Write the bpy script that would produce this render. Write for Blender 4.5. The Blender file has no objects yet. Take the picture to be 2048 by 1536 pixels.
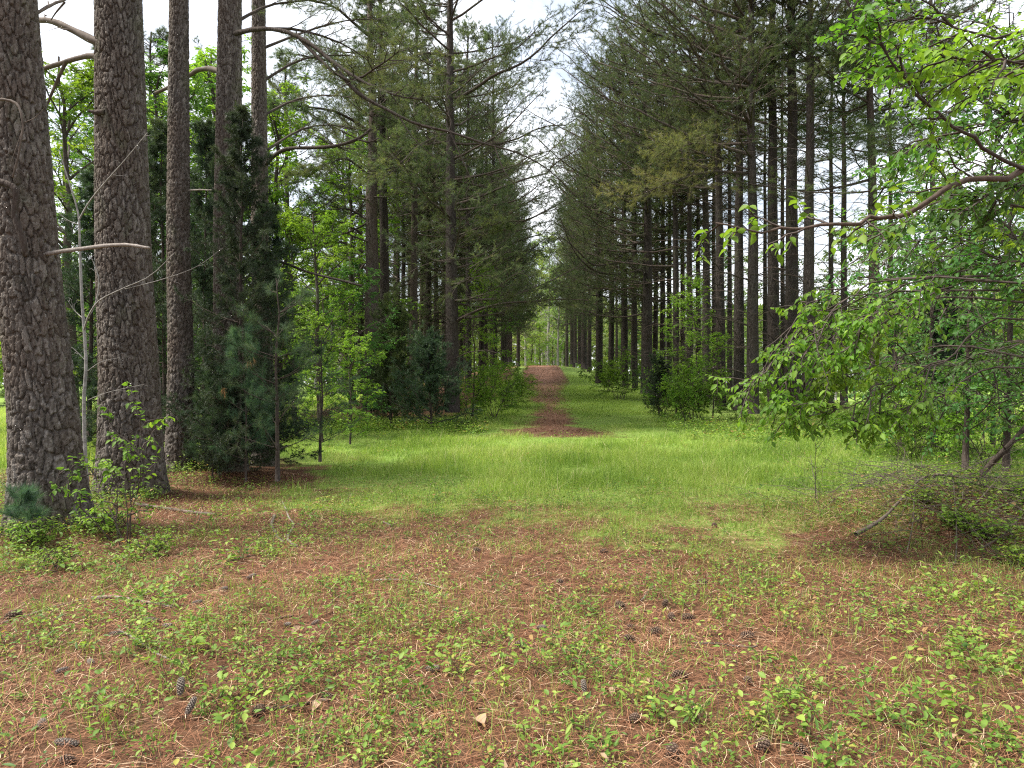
import bpy, math, random
import numpy as np
from mathutils import Vector

rng = np.random.default_rng(11)
random.seed(11)
PI = math.pi
col = bpy.context.scene.collection
F = 1400.0            # focal length in photograph pixels
EYE = 1.6
Z3 = np.array([0.0, 0.0, 1.0])


# ------------------------------------------------------------------ helpers
def nrm(a):
    return a / np.maximum(np.linalg.norm(a, axis=-1, keepdims=True), 1e-9)


def wx(px, Y):
    return (px - 1024.0) / F * Y


def wz(py, Y):
    return EYE + (768.0 - py) / F * Y


def smooth(a, b, x):
    t = np.clip((x - a) / (b - a), 0, 1)
    return t * t * (3 - 2 * t)


def hash2(ix, iy, s=0):
    v = np.sin(ix * 127.1 + iy * 311.7 + s * 74.7) * 43758.5453
    return v - np.floor(v)


def vnoise(x, y, s=0):
    x = np.asarray(x, float)
    y = np.asarray(y, float)
    ix, iy = np.floor(x), np.floor(y)
    fx, fy = x - ix, y - iy
    fx, fy = fx * fx * (3 - 2 * fx), fy * fy * (3 - 2 * fy)
    a, b = hash2(ix, iy, s), hash2(ix + 1, iy, s)
    c, d = hash2(ix, iy + 1, s), hash2(ix + 1, iy + 1, s)
    return (a * (1 - fx) + b * fx) * (1 - fy) + (c * (1 - fx) + d * fx) * fy


def fbm(x, y, s=0, o=4):
    t, a, n = 0, 0.5, 0
    for k in range(o):
        t = t + a * vnoise(x * 2 ** k, y * 2 ** k, s + k * 3)
        n += a
        a *= 0.5
    return t / n


def height(x, y):
    x = np.asarray(x, float)
    y = np.asarray(y, float)
    lane = np.exp(-((x - 2.6) / 13.0) ** 2)
    up = np.interp(y, [0, 19, 26, 45, 60, 66, 76, 100], [0, 0, 0.22, 1.5, 3.15, 3.35, 2.7, 2.0])
    up = up * lane
    fld = -0.5 * smooth(14, 40, np.abs(x - 2)) + 0.9 * smooth(60, 160, y) * smooth(-20, -40, x)
    mound = 0.34 * np.exp(-((x - 4.9) / 1.3) ** 2 - ((y - 8.1) / 0.9) ** 2)
    b = 0.07 * (fbm(x * 0.5 + 40, y * 0.5 + 9, 3, 3) - 0.5) * smooth(2, 5, np.hypot(x, y))
    for tx, ty in ((-4.91, 7.5), (-5.27, 9.7), (-5.55, 11.7), (-4.87, 12.0)):
        mound = mound + 0.13 * np.exp(-((x - tx) ** 2 + (y - ty) ** 2) / 0.55)
    return up + fld + b + mound


class MB:
    """collects vertices and faces of ONE mesh"""

    def __init__(self):
        self.V, self.F, self.M, self.A, self.S = [], [], [], [], []
        self.n = 0

    def add(self, v, f, mat=0, a=None, smooth=False):
        v = np.asarray(v, np.float32).reshape(-1, 3)
        f = np.asarray(f, np.int64)
        if len(v) == 0 or len(f) == 0:
            return self
        self.V.append(v)
        self.F.append(f + self.n)
        self.M.append(mat)
        self.S.append(smooth)
        if a is None:
            a = np.full(len(v), 0.5, np.float32)
        self.A.append(np.asarray(a, np.float32).reshape(-1))
        self.n += len(v)
        return self

    def mesh(self, name, mats):
        me = bpy.data.meshes.new(name)
        V = np.concatenate(self.V)
        me.vertices.add(len(V))
        me.vertices.foreach_set('co', V.ravel())
        li = np.concatenate([f.ravel() for f in self.F]).astype(np.int32)
        tot = np.concatenate([np.full(len(f), f.shape[1]) for f in self.F])
        st = np.concatenate([[0], np.cumsum(tot)[:-1]]).astype(np.int32)
        me.loops.add(len(li))
        me.loops.foreach_set('vertex_index', li)
        me.polygons.add(len(tot))
        me.polygons.foreach_set('loop_start', st)
        me.polygons.foreach_set('material_index', np.concatenate([np.full(len(f), m) for f, m in zip(self.F, self.M)]).astype(np.int32))
        me.polygons.foreach_set('use_smooth', np.concatenate([np.full(len(f), s) for f, s in zip(self.F, self.S)]))
        at = me.attributes.new('v', 'FLOAT', 'POINT')
        at.data.foreach_set('value', np.concatenate(self.A))
        for m in mats:
            me.materials.append(m)
        me.update(calc_edges=True)
        return me


def link(name, me, parent=None):
    o = bpy.data.objects.new(name, me)
    col.objects.link(o)
    if parent is not None:
        o.parent = parent
    return o


def tag(o, label=None, cat=None, group=None, kind=None):
    if label:
        o['label'] = label
    if cat:
        o['category'] = cat
    if group:
        o['group'] = group
    if kind:
        o['kind'] = kind
    return o


def thing(name, label, cat, loc=(0, 0, 0), rz=0.0, group=None):
    o = bpy.data.objects.new(name, None)
    o.empty_display_size = 0.2
    col.objects.link(o)
    o.location = loc
    o.rotation_euler = (0, 0, rz)
    return tag(o, label, cat, group)


def copy_part(src, parent, scale=None):
    c = src.copy()
    col.objects.link(c)
    c.parent = parent
    if scale is not None:
        c.scale = scale
    return c


def tubes(mb, P, R, k=5, mat=0, a=None):
    """P (N,S,3) curves, R (N,S) radii"""
    P = np.asarray(P, float)
    if P.ndim == 2:
        P = P[None]
    N, S, _ = P.shape
    R = np.broadcast_to(np.asarray(R, float), (N, S))
    T = nrm(np.gradient(P, axis=1))
    avg = nrm(P[:, -1] - P[:, 0])
    ref = np.where(np.abs(avg[:, 2:3]) > 0.8, np.array([[1.0, 0.2, 0]]), np.array([[0, 0, 1.0]]))[:, None, :]
    U = nrm(np.cross(np.broadcast_to(ref, T.shape), T))
    W = np.cross(T, U)
    th = np.arange(k) * 2 * PI / k
    ring = P[:, :, None] + R[:, :, None, None] * (np.cos(th)[None, None, :, None] * U[:, :, None] + np.sin(th)[None, None, :, None] * W[:, :, None])
    V = ring.reshape(-1, 3)
    i = np.arange(S - 1)[:, None] * k
    j = np.arange(k)[None]
    q = np.stack([i + j, i + (j + 1) % k, i + k + (j + 1) % k, i + k + j], -1).reshape(-1, 4)
    Fq = (np.arange(N)[:, None, None] * S * k + q[None]).reshape(-1, 4)
    av = None if a is None else np.repeat(np.broadcast_to(a, (N,)), S * k)
    mb.add(V, Fq, mat, av, True)
    # round tip
    if R[:, -1].max() > 0.004:
        c = np.arange(N) * S * k + (S - 1) * k
        tip = P[:, -1] + T[:, -1] * R[:, -1:] * 0.5
        base = mb.n - len(V)
        tri = []
        v = np.concatenate([tip])
        idx0 = mb.n
        mb.V.append(v.astype(np.float32))
        mb.A.append(np.full(len(v), 0.5, np.float32))
        mb.n += len(v)
        jj = np.arange(k)
        tri = np.stack([base + c[:, None] + jj, base + c[:, None] + (jj + 1) % k, np.broadcast_to(idx0 + np.arange(N)[:, None], (N, k))], -1).reshape(-1, 3)
        mb.F.append(tri)
        mb.M.append(mat)
        mb.S.append(False)


def sample(P, t):
    """P (N,S,3), t (N,n) in 0..1 -> positions, tangents (N,n,3)"""
    N, S, _ = P.shape
    x = np.clip(t, 0, 0.9999) * (S - 1)
    i = np.floor(x).astype(int)
    f = (x - i)[..., None]
    r = np.arange(N)[:, None]
    a, b = P[r, i], P[r, i + 1]
    return a * (1 - f) + b * f, nrm(b - a)


def grow(P, n, t0, t1, ang, L, S=5, up=0.0, roll=0.35, wob=0.05, taper=(1.0, 0.45), asd=10, whorl=False, minlen=0.0):
    N = P.shape[0]
    t = t0 + (t1 - t0) * (np.arange(n)[None] + rng.random((N, n))) / n
    pos, tan = sample(P, t)
    B = np.cross(tan, Z3)
    bad = np.linalg.norm(B, axis=-1) < 0.15
    B[bad] = rng.normal(size=(bad.sum(), 3)) * [1, 1, 0]
    B = nrm(B)
    C = np.cross(B, tan)
    if whorl:
        ph = rng.random((N, n)) * 2 * PI
    else:
        side = np.where((np.arange(n)[None] + rng.integers(0, 2, (N, 1))) % 2 == 0, 1, -1)
        ph = side * PI / 2 + rng.normal(0, roll, (N, n))
    perp = np.sin(ph)[..., None] * B + np.cos(ph)[..., None] * C
    a = np.radians(ang + rng.normal(0, asd, (N, n)))[..., None]
    d = np.cos(a) * tan + np.sin(a) * perp
    ln = np.broadcast_to(np.asarray(L, float).reshape(-1, 1), (N, n)) * (taper[0] + (taper[1] - taper[0]) * t) * rng.uniform(0.65, 1.2, (N, n))
    ln = np.maximum(ln, minlen)
    s = np.linspace(0, 1, S)[None, None, :, None]
    ln4 = ln[..., None, None]
    w = rng.normal(0, wob, (N, n, S, 3)) * s
    c = pos[:, :, None] + d[:, :, None] * ln4 * s + Z3 * up * ln4 * s ** 2 + w * ln4
    return c.reshape(N * n, S, 3), t.reshape(-1), ln.reshape(-1)


def needles(mb, P, D, k, L, w, spread=0.6, mat=0, a=None, droop=0.15):
    N = len(P)
    if N == 0:
        return
    Pr = np.repeat(P, k, 0)
    Dr = np.repeat(nrm(D), k, 0)
    n = N * k
    d = nrm(Dr + spread * rng.normal(size=(n, 3)))
    side = nrm(np.cross(d, rng.normal(size=(n, 3)))) * (w * 0.5)
    base = Pr + Dr * rng.uniform(-0.4, 0.25, (n, 1)) * L
    ll = L * rng.uniform(0.65, 1.15, (n, 1))
    tip = base + d * ll - Z3 * droop * ll
    V = np.stack([base - side, base + side, tip], 1).reshape(-1, 3)
    f = np.arange(n * 3).reshape(-1, 3)
    if a is None:
        a = rng.random(N)
    av = np.repeat(np.clip(np.repeat(a, k) + rng.normal(0, 0.08, n), 0, 1), 3)
    mb.add(V, f, mat, av)


def leaves(mb, P, A, Nn, L, W, mat=0, a=None, lod=1, fold=0.25, curl=0.2):
    """leaf blades with base P, axis A, normal Nn; lod 0 = folded quad, 1 = shaped blade"""
    N = len(P)
    if N == 0:
        return
    L = np.broadcast_to(np.asarray(L, float), (N,))[:, None]
    W = np.broadcast_to(np.asarray(W, float), (N,))[:, None]
    A = nrm(A)
    side = nrm(np.cross(Nn, A))
    up = np.cross(A, side)
    if lod == 0:
        m = P + A * L * 0.45
        V = np.stack([P, m + side * W * 0.5 + up * W * fold, P + A * L - up * L * curl, m - side * W * 0.5 + up * W * fold], 1).reshape(-1, 3)
        f = (np.arange(N)[:, None, None] * 4 + np.array([[0, 1, 2], [0, 2, 3]])[None]).reshape(-1, 3)
        nv = 4
    else:
        def pt(t, s, z):
            return P + A * L * t + side * W * 0.5 * s + up * (W * fold * abs(s) - L * curl * t * t + z)
        V = np.stack([pt(0, 0, 0), pt(.22, .72, 0), pt(.5, 1.0, 0), pt(.78, .6, 0), pt(1, 0, 0), pt(.78, -.6, 0), pt(.5, -1.0, 0), pt(.22, -.72, 0), pt(.25, 0, 0), pt(.6, 0, 0)], 1).reshape(-1, 3)
        fq = np.array([[8, 1, 2, 9], [9, 2, 3, 4], [9, 4, 5, 6], [8, 9, 6, 7]])
        ft = np.array([[0, 1, 8], [0, 8, 7]])
        nv = 10
        f = (np.arange(N)[:, None, None] * 10 + fq[None]).reshape(-1, 4)
        f2 = (np.arange(N)[:, None, None] * 10 + ft[None]).reshape(-1, 3)
    if a is None:
        a = rng.random(N)
    av = np.repeat(a, nv)
    n0 = mb.n
    mb.add(V, f, mat, av, lod > 0)
    if lod:
        mb.F.append(f2 + n0)
        mb.M.append(mat)
        mb.S.append(True)


# ------------------------------------------------------------------ materials
def newmat(name):
    m = bpy.data.materials.new(name)
    m.use_nodes = True
    nt = m.node_tree
    nt.nodes.clear()
    out = nt.nodes.new('ShaderNodeOutputMaterial')
    return m, nt, out


def ramp(nt, stops, fac=None, interp='LINEAR'):
    r = nt.nodes.new('ShaderNodeValToRGB')
    r.color_ramp.interpolation = interp
    e = r.color_ramp.elements
    while len(e) < len(stops):
        e.new(0.5)
    for el, (p, c) in zip(e, stops):
        el.position = p
        el.color = (*c, 1) if len(c) == 3 else c
    if fac is not None:
        nt.links.new(fac, r.inputs[0])
    return r


def mix(nt, fac, a, b, blend='MIX'):
    n = nt.nodes.new('ShaderNodeMix')
    n.data_type = 'RGBA'
    n.blend_type = blend
    for sock, v in ((n.inputs[0], fac), (n.inputs[6], a), (n.inputs[7], b)):
        if hasattr(v, 'is_linked') or hasattr(v, 'links'):
            nt.links.new(v, sock)
        elif isinstance(v, (int, float)):
            sock.default_value = v
        else:
            sock.default_value = (*v, 1)
    return n.outputs[2]


def noise(nt, scale, detail=4, vec=None, rough=0.55):
    n = nt.nodes.new('ShaderNodeTexNoise')
    n.inputs['Scale'].default_value = scale
    n.inputs['Detail'].default_value = detail
    n.inputs['Roughness'].default_value = rough
    if vec is not None:
        nt.links.new(vec, n.inputs['Vector'])
    return n.outputs['Fac']


def objvec(nt, scale=(1, 1, 1), src='Object'):
    tc = nt.nodes.new('ShaderNodeTexCoord')
    mp = nt.nodes.new('ShaderNodeMapping')
    mp.inputs['Scale'].default_value = scale
    nt.links.new(tc.outputs[src], mp.inputs[0])
    return mp.outputs[0]


def foliage(name, stops, trans=0.35, rough=0.55, hue=0.03, val=0.25, spec=0.3, tboost=(1.25, 1.3, 0.7)):
    m, nt, out = newmat(name)
    at = nt.nodes.new('ShaderNodeAttribute')
    at.attribute_name = 'v'
    c = ramp(nt, stops, at.outputs['Fac']).outputs[0]
    oi = nt.nodes.new('ShaderNodeObjectInfo')
    hs = nt.nodes.new('ShaderNodeHueSaturation')
    mr = nt.nodes.new('ShaderNodeMapRange')
    mr.inputs[3].default_value = 1 - val
    mr.inputs[4].default_value = 1 + val
    nt.links.new(oi.outputs['Random'], mr.inputs[0])
    nt.links.new(mr.outputs[0], hs.inputs['Value'])
    mr2 = nt.nodes.new('ShaderNodeMapRange')
    mr2.inputs[3].default_value = 0.5 - hue
    mr2.inputs[4].default_value = 0.5 + hue
    ml = nt.nodes.new('ShaderNodeMath')
    ml.operation = 'MULTIPLY'
    ml.inputs[1].default_value = 7.31
    fr = nt.nodes.new('ShaderNodeMath')
    fr.operation = 'FRACT'
    nt.links.new(oi.outputs['Random'], ml.inputs[0])
    nt.links.new(ml.outputs[0], fr.inputs[0])
    nt.links.new(fr.outputs[0], mr2.inputs[0])
    nt.links.new(mr2.outputs[0], hs.inputs['Hue'])
    nt.links.new(c, hs.inputs['Color'])
    c = hs.outputs[0]
    p = nt.nodes.new('ShaderNodeBsdfPrincipled')
    p.inputs['Roughness'].default_value = rough
    p.inputs['Specular IOR Level'].default_value = spec
    nt.links.new(c, p.inputs['Base Color'])
    tr = nt.nodes.new('ShaderNodeBsdfTranslucent')
    nt.links.new(mix(nt, 1.0, c, tboost, 'MULTIPLY'), tr.inputs['Color'])
    ms = nt.nodes.new('ShaderNodeMixShader')
    ms.inputs[0].default_value = trans
    nt.links.new(p.outputs[0], ms.inputs[1])
    nt.links.new(tr.outputs[0], ms.inputs[2])
    nt.links.new(ms.outputs[0], out.inputs[0])
    return m


def bark(name, c1, c2, c3, sc=14.0, bump=0.5, lichen=0.35, attr=False):
    m, nt, out = newmat(name)
    v = objvec(nt, (1, 1, 0.35))
    vo = nt.nodes.new('ShaderNodeTexVoronoi')
    vo.feature = 'DISTANCE_TO_EDGE'
    vo.inputs['Scale'].default_value = sc
    nz = noise(nt, 7, 5, v)
    wv = mix(nt, 0.12, v, nz, 'ADD')
    nt.links.new(wv, vo.inputs['Vector'])
    n1 = noise(nt, 22, 6, v, 0.65)
    n2 = noise(nt, 1.7, 3, objvec(nt, (1, 1, .6)))
    n3 = noise(nt, 60, 4, v, 0.7)
    if attr:
        at = nt.nodes.new('ShaderNodeAttribute')
        at.attribute_name = 'v'
        f0 = mix(nt, 0.5, at.outputs['Fac'], n1)
    else:
        f0 = n1
    c = ramp(nt, [(0.3, c1), (0.52, c2), (0.72, c3)], f0).outputs[0]
    c = mix(nt, ramp(nt, [(0.4, (0, 0, 0)), (0.62, (1, 1, 1))], n2).outputs[0], c, mix(nt, 0.55, c, (c2[0] * 0.9, c2[1] * 0.76, c2[2] * 0.66)))
    lf = ramp(nt, [(0.58, (0, 0, 0)), (0.7, (lichen, lichen, lichen))], n3).outputs[0]
    c = mix(nt, lf, c, (0.36, 0.36, 0.34))
    ms_ = ramp(nt, [(0.56, (0, 0, 0)), (0.72, (0.6, 0.6, 0.6))], noise(nt, 2.6, 5, objvec(nt, (1, 1, .5)), 0.7)).outputs[0]
    c = mix(nt, ms_, c, (0.10, 0.105, 0.06))
    p = nt.nodes.new('ShaderNodeBsdfPrincipled')
    p.inputs['Roughness'].default_value = 0.9
    p.inputs['Specular IOR Level'].default_value = 0.2
    nt.links.new(c, p.inputs['Base Color'])
    bp = nt.nodes.new('ShaderNodeBump')
    bp.inputs['Strength'].default_value = bump
    bp.inputs['Distance'].default_value = 0.03
    er = ramp(nt, [(0.0, (0, 0, 0)), (0.18, (0.8, 0.8, 0.8)), (1, (1, 1, 1))], vo.outputs[0]).outputs[0]
    hh = mix(nt, 0.35, er, n1)
    nt.links.new(hh, bp.inputs['Height'])
    nt.links.new(bp.outputs[0], p.inputs['Normal'])
    nt.links.new(p.outputs[0], out.inputs[0])
    return m


def plain(name, stops, rough=0.85, sc=18.0, bump=0.25, trans=0.0, use_attr=False, spec=0.25):
    m, nt, out = newmat(name)
    v = objvec(nt)
    n1 = noise(nt, sc, 5, v, 0.6)
    if use_attr:
        at = nt.nodes.new('ShaderNodeAttribute')
        at.attribute_name = 'v'
        f = at.outputs['Fac']
    else:
        f = n1
    c = ramp(nt, stops, f).outputs[0]
    p = nt.nodes.new('ShaderNodeBsdfPrincipled')
    p.inputs['Roughness'].default_value = rough
    p.inputs['Specular IOR Level'].default_value = spec
    nt.links.new(c, p.inputs['Base Color'])
    if bump:
        bp = nt.nodes.new('ShaderNodeBump')
        bp.inputs['Strength'].default_value = bump
        bp.inputs['Distance'].default_value = 0.01
        nt.links.new(n1, bp.inputs['Height'])
        nt.links.new(bp.outputs[0], p.inputs['Normal'])
    sh = p.outputs[0]
    if trans:
        tr = nt.nodes.new('ShaderNodeBsdfTranslucent')
        nt.links.new(c, tr.inputs['Color'])
        ms = nt.nodes.new('ShaderNodeMixShader')
        ms.inputs[0].default_value = trans
        nt.links.new(sh, ms.inputs[1])
        nt.links.new(tr.outputs[0], ms.inputs[2])
        sh = ms.outputs[0]
    nt.links.new(sh, out.inputs[0])
    return m


M = {}
M['bark_big'] = bark('pine_bark_plates', (0.052, 0.042, 0.035), (0.106, 0.09, 0.077), (0.2, 0.178, 0.157), 34, 0.6, 0.5, True)
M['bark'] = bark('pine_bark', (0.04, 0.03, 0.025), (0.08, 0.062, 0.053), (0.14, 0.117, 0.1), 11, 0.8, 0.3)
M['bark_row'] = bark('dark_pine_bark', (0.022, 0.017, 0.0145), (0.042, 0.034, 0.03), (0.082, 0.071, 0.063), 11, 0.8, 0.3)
M['bark_pale'] = bark('pale_bark', (0.16, 0.15, 0.14), (0.25, 0.24, 0.225), (0.36, 0.345, 0.33), 9, 0.4, 0.4)
M['bark_dark'] = bark('dark_bark', (0.03, 0.024, 0.02), (0.055, 0.043, 0.036), (0.09, 0.075, 0.065), 16, 0.5, 0.2)
M['twig'] = plain('twig_bark', [(0.3, (0.04, 0.03, 0.025)), (0.7, (0.09, 0.07, 0.06))], sc=30)
M['deadwood'] = plain('weathered_wood', [(0.25, (0.13, 0.105, 0.09)), (0.55, (0.24, 0.21, 0.185)), (0.8, (0.36, 0.34, 0.31))], sc=40, bump=0.5)
M['heapwood'] = plain('brush_wood', [(0.25, (0.05, 0.037, 0.029)), (0.55, (0.115, 0.09, 0.072)), (0.85, (0.24, 0.205, 0.175))], sc=9, bump=0.3)
M['redwood'] = plain('reddish_branch_bark', [(0.3, (0.05, 0.036, 0.028)), (0.7, (0.12, 0.085, 0.065))], sc=25, bump=0.5)
M['whitebark'] = plain('pale_sapling_bark', [(0.3, (0.15, 0.14, 0.13)), (0.7, (0.33, 0.315, 0.295))], sc=20, bump=0.3)
M['needle'] = foliage('pine_needles', [(0.0, (0.05, 0.08, 0.042)), (0.5, (0.095, 0.13, 0.06)), (0.85, (0.16, 0.18, 0.07)), (1.0, (0.22, 0.215, 0.085))], 0.45)
M['needle_young'] = foliage('young_pine_needles', [(0.0, (0.032, 0.07, 0.042)), (0.6, (0.065, 0.125, 0.068)), (1.0, (0.13, 0.2, 0.1))], 0.38)
M['cedar'] = foliage('cedar_sprays', [(0.0, (0.022, 0.042, 0.024)), (0.6, (0.045, 0.075, 0.038)), (1.0, (0.09, 0.12, 0.055))], 0.3)
M['cedar_olive'] = foliage('olive_cedar_sprays', [(0.0, (0.05, 0.07, 0.02)), (0.6, (0.1, 0.125, 0.04)), (1.0, (0.17, 0.18, 0.06))], 0.25)
M['leaf_bright'] = foliage('spring_leaves', [(0.0, (0.07, 0.15, 0.02)), (0.5, (0.15, 0.27, 0.03)), (1.0, (0.28, 0.4, 0.05))], 0.5, hue=0.012, val=0.15)
M['leaf_mid'] = foliage('green_leaves', [(0.0, (0.04, 0.1, 0.022)), (0.5, (0.075, 0.17, 0.035)), (1.0, (0.14, 0.25, 0.05))], 0.42)
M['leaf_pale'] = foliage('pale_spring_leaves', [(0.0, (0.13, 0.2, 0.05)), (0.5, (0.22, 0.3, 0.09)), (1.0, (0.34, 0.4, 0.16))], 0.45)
M['leaf_bud'] = foliage('budding_leaves', [(0.0, (0.2, 0.16, 0.08)), (0.5, (0.32, 0.26, 0.13)), (1.0, (0.42, 0.36, 0.2))], 0.4)
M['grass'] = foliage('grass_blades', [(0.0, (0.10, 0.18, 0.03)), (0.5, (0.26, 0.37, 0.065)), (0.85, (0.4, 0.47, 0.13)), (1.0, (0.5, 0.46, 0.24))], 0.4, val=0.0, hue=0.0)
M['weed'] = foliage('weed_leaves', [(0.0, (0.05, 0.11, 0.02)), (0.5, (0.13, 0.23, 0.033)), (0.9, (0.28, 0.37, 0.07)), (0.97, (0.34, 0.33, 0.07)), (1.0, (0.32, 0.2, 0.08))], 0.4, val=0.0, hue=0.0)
M['straw'] = plain('pine_straw', [(0.0, (0.045, 0.02, 0.011)), (0.4, (0.17, 0.07, 0.035)), (0.78, (0.37, 0.19, 0.105)), (1.0, (0.66, 0.48, 0.32))], use_attr=True, bump=0.0, rough=0.6)
M['deadleaf'] = plain('dead_leaves', [(0.0, (0.1, 0.055, 0.03)), (0.5, (0.22, 0.13, 0.075)), (1.0, (0.46, 0.33, 0.22))], use_attr=True, bump=0.1, trans=0.2)
M['orange'] = plain('dead_needles', [(0.0, (0.22, 0.1, 0.035)), (1.0, (0.42, 0.22, 0.09))], use_attr=True, bump=0)
M['cone'] = plain('cone_scales', [(0.0, (0.03, 0.018, 0.013)), (0.6, (0.085, 0.052, 0.038)), (0.9, (0.2, 0.14, 0.1)), (1.0, (0.42, 0.36, 0.3))], use_attr=True, bump=0.1)
M['cone_grey'] = plain('weathered_cone_scales', [(0.0, (0.09, 0.07, 0.06)), (0.6, (0.15, 0.12, 0.1)), (1.0, (0.29, 0.25, 0.21))], use_attr=True, bump=0.1)


# ------------------------------------------------------------------ where grass, straw and track lie
def track_x(y):
    return np.interp(y, [0, 20, 26, 33, 46, 60, 80], [1.2, 1.3, 1.5, 1.75, 2.2, 2.7, 2.9])


def grass_mask(x, y):
    """0..1 how thickly the ground is grown over with grass"""
    x = np.asarray(x, float)
    y = np.asarray(y, float)
    nn = fbm(x * 0.55, y * 0.55, 5, 4)
    n2 = fbm(x * 2.1, y * 2.1, 15, 3)
    d = nn - 0.5 + 0.5 * (n2 - 0.5) + 0.35 * (fbm(x * 6.3, y * 6.3, 25, 2) - 0.5)
    # meadow between the two rows
    near = smooth(5.6, 12.0, y + 5.5 * d + 0.22 * np.clip(x + 1, -2, 4)) ** 1.5
    lft = smooth(-3.5, -2.1, x + 0.17 * (y - 10) + 1.5 * d)
    rgt = 1 - smooth(4.9, 8.2, x - 0.32 * (y - 11) + 2.2 * d)
    far = 1 - smooth(19.6, 23.0, y + 3.5 * d - 0.03 * (x - 2.5) ** 2)
    mead = near * lft * rgt * far
    # lane verges
    w = np.abs(x - track_x(y))
    track = 0.12 + 0.88 * smooth(0.1, 1.9, w + 1.6 * d)
    patch = 1 - 0.85 * smooth(0.0, 1.0, 1.1 - (np.abs(y - 21.8 + 0.25 * np.abs(x - 1.3)) / 1.9) ** 2 + 2.2 * d) * (1 - smooth(1.0, 2.6, np.abs(x - 1.35 + 1.2 * d)))
    mead = mead * patch
    lane = smooth(19.5, 21.5, y) * np.maximum(1 - smooth(40, 50, y + 8 * d), 0.8 * smooth(1.0, 1.9, w + d)) * track * patch
    lane = lane * (1 - smooth(3.2, 5.0, np.abs(x - 0.6 - track_x(y)) + 1.6 * d + 0.035 * (y - 22)))
    side = smooth(8.5, 11.5, np.abs(x - 2) - 0.10 * np.maximum(y - 14, 0)) * smooth(14, 18, y)
    fieldm = np.maximum(smooth(10, 13, np.abs(x - 2) + 2 * d), 0) * smooth(9, 13, y + 0.3 * np.abs(x))
    strip = smooth(19.5, 21, y) * (1 - smooth(26, 30, y)) * smooth(3.2, 4.2, np.abs(x - 2.8)) * 0.85
    return np.clip(np.maximum.reduce([mead, lane, side * 0.75, fieldm, strip, 0.55 * smooth(9.5, 11, y) * smooth(4, 6, x) + 0 * x, (0.75 + 0.8 * d) * smooth(12.8, 15.5, y + 2 * d) * (1 - smooth(19.5, 21, y))]), 0, 1)


def shade_straw(x, y):
    """where little but straw lies (under the trees on the left)"""
    return np.clip(smooth(-1.3, -3.2, x + 0.35 * (fbm(x, y, 8) - 0.5) * 4) * smooth(6.5, 8, y) * (1 - smooth(12.5, 15, y)), 0, 1)


# ------------------------------------------------------------------ ground sheet
def graded(lo_fine, hi_fine, step, lo, hi, g=1.16):
    a = list(np.arange(lo_fine, hi_fine, step))
    s, v = step, a[-1]
    while v < hi:
        s *= g
        v += s
        a.append(v)
    s, v = step, a[0]
    pre = []
    while v > lo:
        s *= g
        v -= s
        pre.append(v)
    return np.array(pre[::-1] + a)


gx = graded(-9, 10, 0.075, -900, 900)
gy = graded(2, 26, 0.085, -60, 1200)
GX, GY = np.meshgrid(gx, gy)
gz = height(GX, GY) + 0.02 * (fbm(GX * 3, GY * 3, 21, 3) - 0.5) * (np.hypot(GX, GY) < 60)
mb = MB()
nx, ny = len(gx), len(gy)
I = np.arange(nx * ny).reshape(ny, nx)
q = np.stack([I[:-1, :-1], I[:-1, 1:], I[1:, 1:], I[1:, :-1]], -1).reshape(-1, 4)
mb.add(np.stack([GX, GY, gz], -1), q, 0, grass_mask(GX, GY).ravel(), True)

m, nt, out = newmat('forest_floor')
at = nt.nodes.new('ShaderNodeAttribute')
at.attribute_name = 'v'
v = objvec(nt)
vs = objvec(nt, (1, 0.25, 1))
n_big = noise(nt, 0.9, 5, v)
n_mid = noise(nt, 6, 6, v, 0.65)
n_fine = noise(nt, 55, 6, v, 0.7)
n_str = noise(nt, 70, 4, objvec(nt, (0.35, 1.6, 1)), 0.7)
straw = ramp(nt, [(0.34, (0.016, 0.01, 0.006)), (0.48, (0.07, 0.034, 0.019)), (0.62, (0.15, 0.078, 0.045)), (0.76, (0.35, 0.225, 0.145))], mix(nt, 0.5, n_fine, n_str)).outputs[0]
straw = mix(nt, ramp(nt, [(0.45, (0, 0, 0)), (0.65, (0.55, 0.55, 0.55))], n_mid).outputs[0], straw, (0.12, 0.075, 0.045))
green = ramp(nt, [(0.3, (0.07, 0.12, 0.025)), (0.5, (0.15, 0.24, 0.045)), (0.7, (0.26, 0.34, 0.09))], mix(nt, 0.5, n_fine, n_mid)).outputs[0]
green = mix(nt, ramp(nt, [(0.4, (0, 0, 0)), (0.7, (0.5, 0.5, 0.5))], n_big).outputs[0], green, (0.22, 0.27, 0.07))
fm = nt.nodes.new('ShaderNodeMath')
fm.operation = 'MULTIPLY_ADD'
nt.links.new(n_mid, fm.inputs[0])
fm.inputs[1].default_value = 0.7
nt.links.new(at.outputs['Fac'], fm.inputs[2])
mk = ramp(nt, [(0.55, (0, 0, 0)), (0.95, (1, 1, 1))], fm.outputs[0]).outputs[0]
pat = nt.nodes.new('ShaderNodeAttribute')
pat.attribute_name = 'path'
straw = mix(nt, pat.outputs['Fac'], straw, ramp(nt, [(0.3, (0.13, 0.065, 0.04)), (0.5, (0.3, 0.16, 0.105)), (0.7, (0.5, 0.33, 0.25))], mix(nt, 0.5, n_fine, n_mid)).outputs[0])
c = mix(nt, mk, straw, green)
p = nt.nodes.new('ShaderNodeBsdfPrincipled')
p.inputs['Roughness'].default_value = 0.95
p.inputs['Specular IOR Level'].default_value = 0.1
nt.links.new(c, p.inputs['Base Color'])
bp = nt.nodes.new('ShaderNodeBump')
bp.inputs['Strength'].default_value = 0.7
bp.inputs['Distance'].default_value = 0.02
nt.links.new(mix(nt, 0.5, n_fine, n_str), bp.inputs['Height'])
nt.links.new(bp.outputs[0], p.inputs['Normal'])
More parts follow.
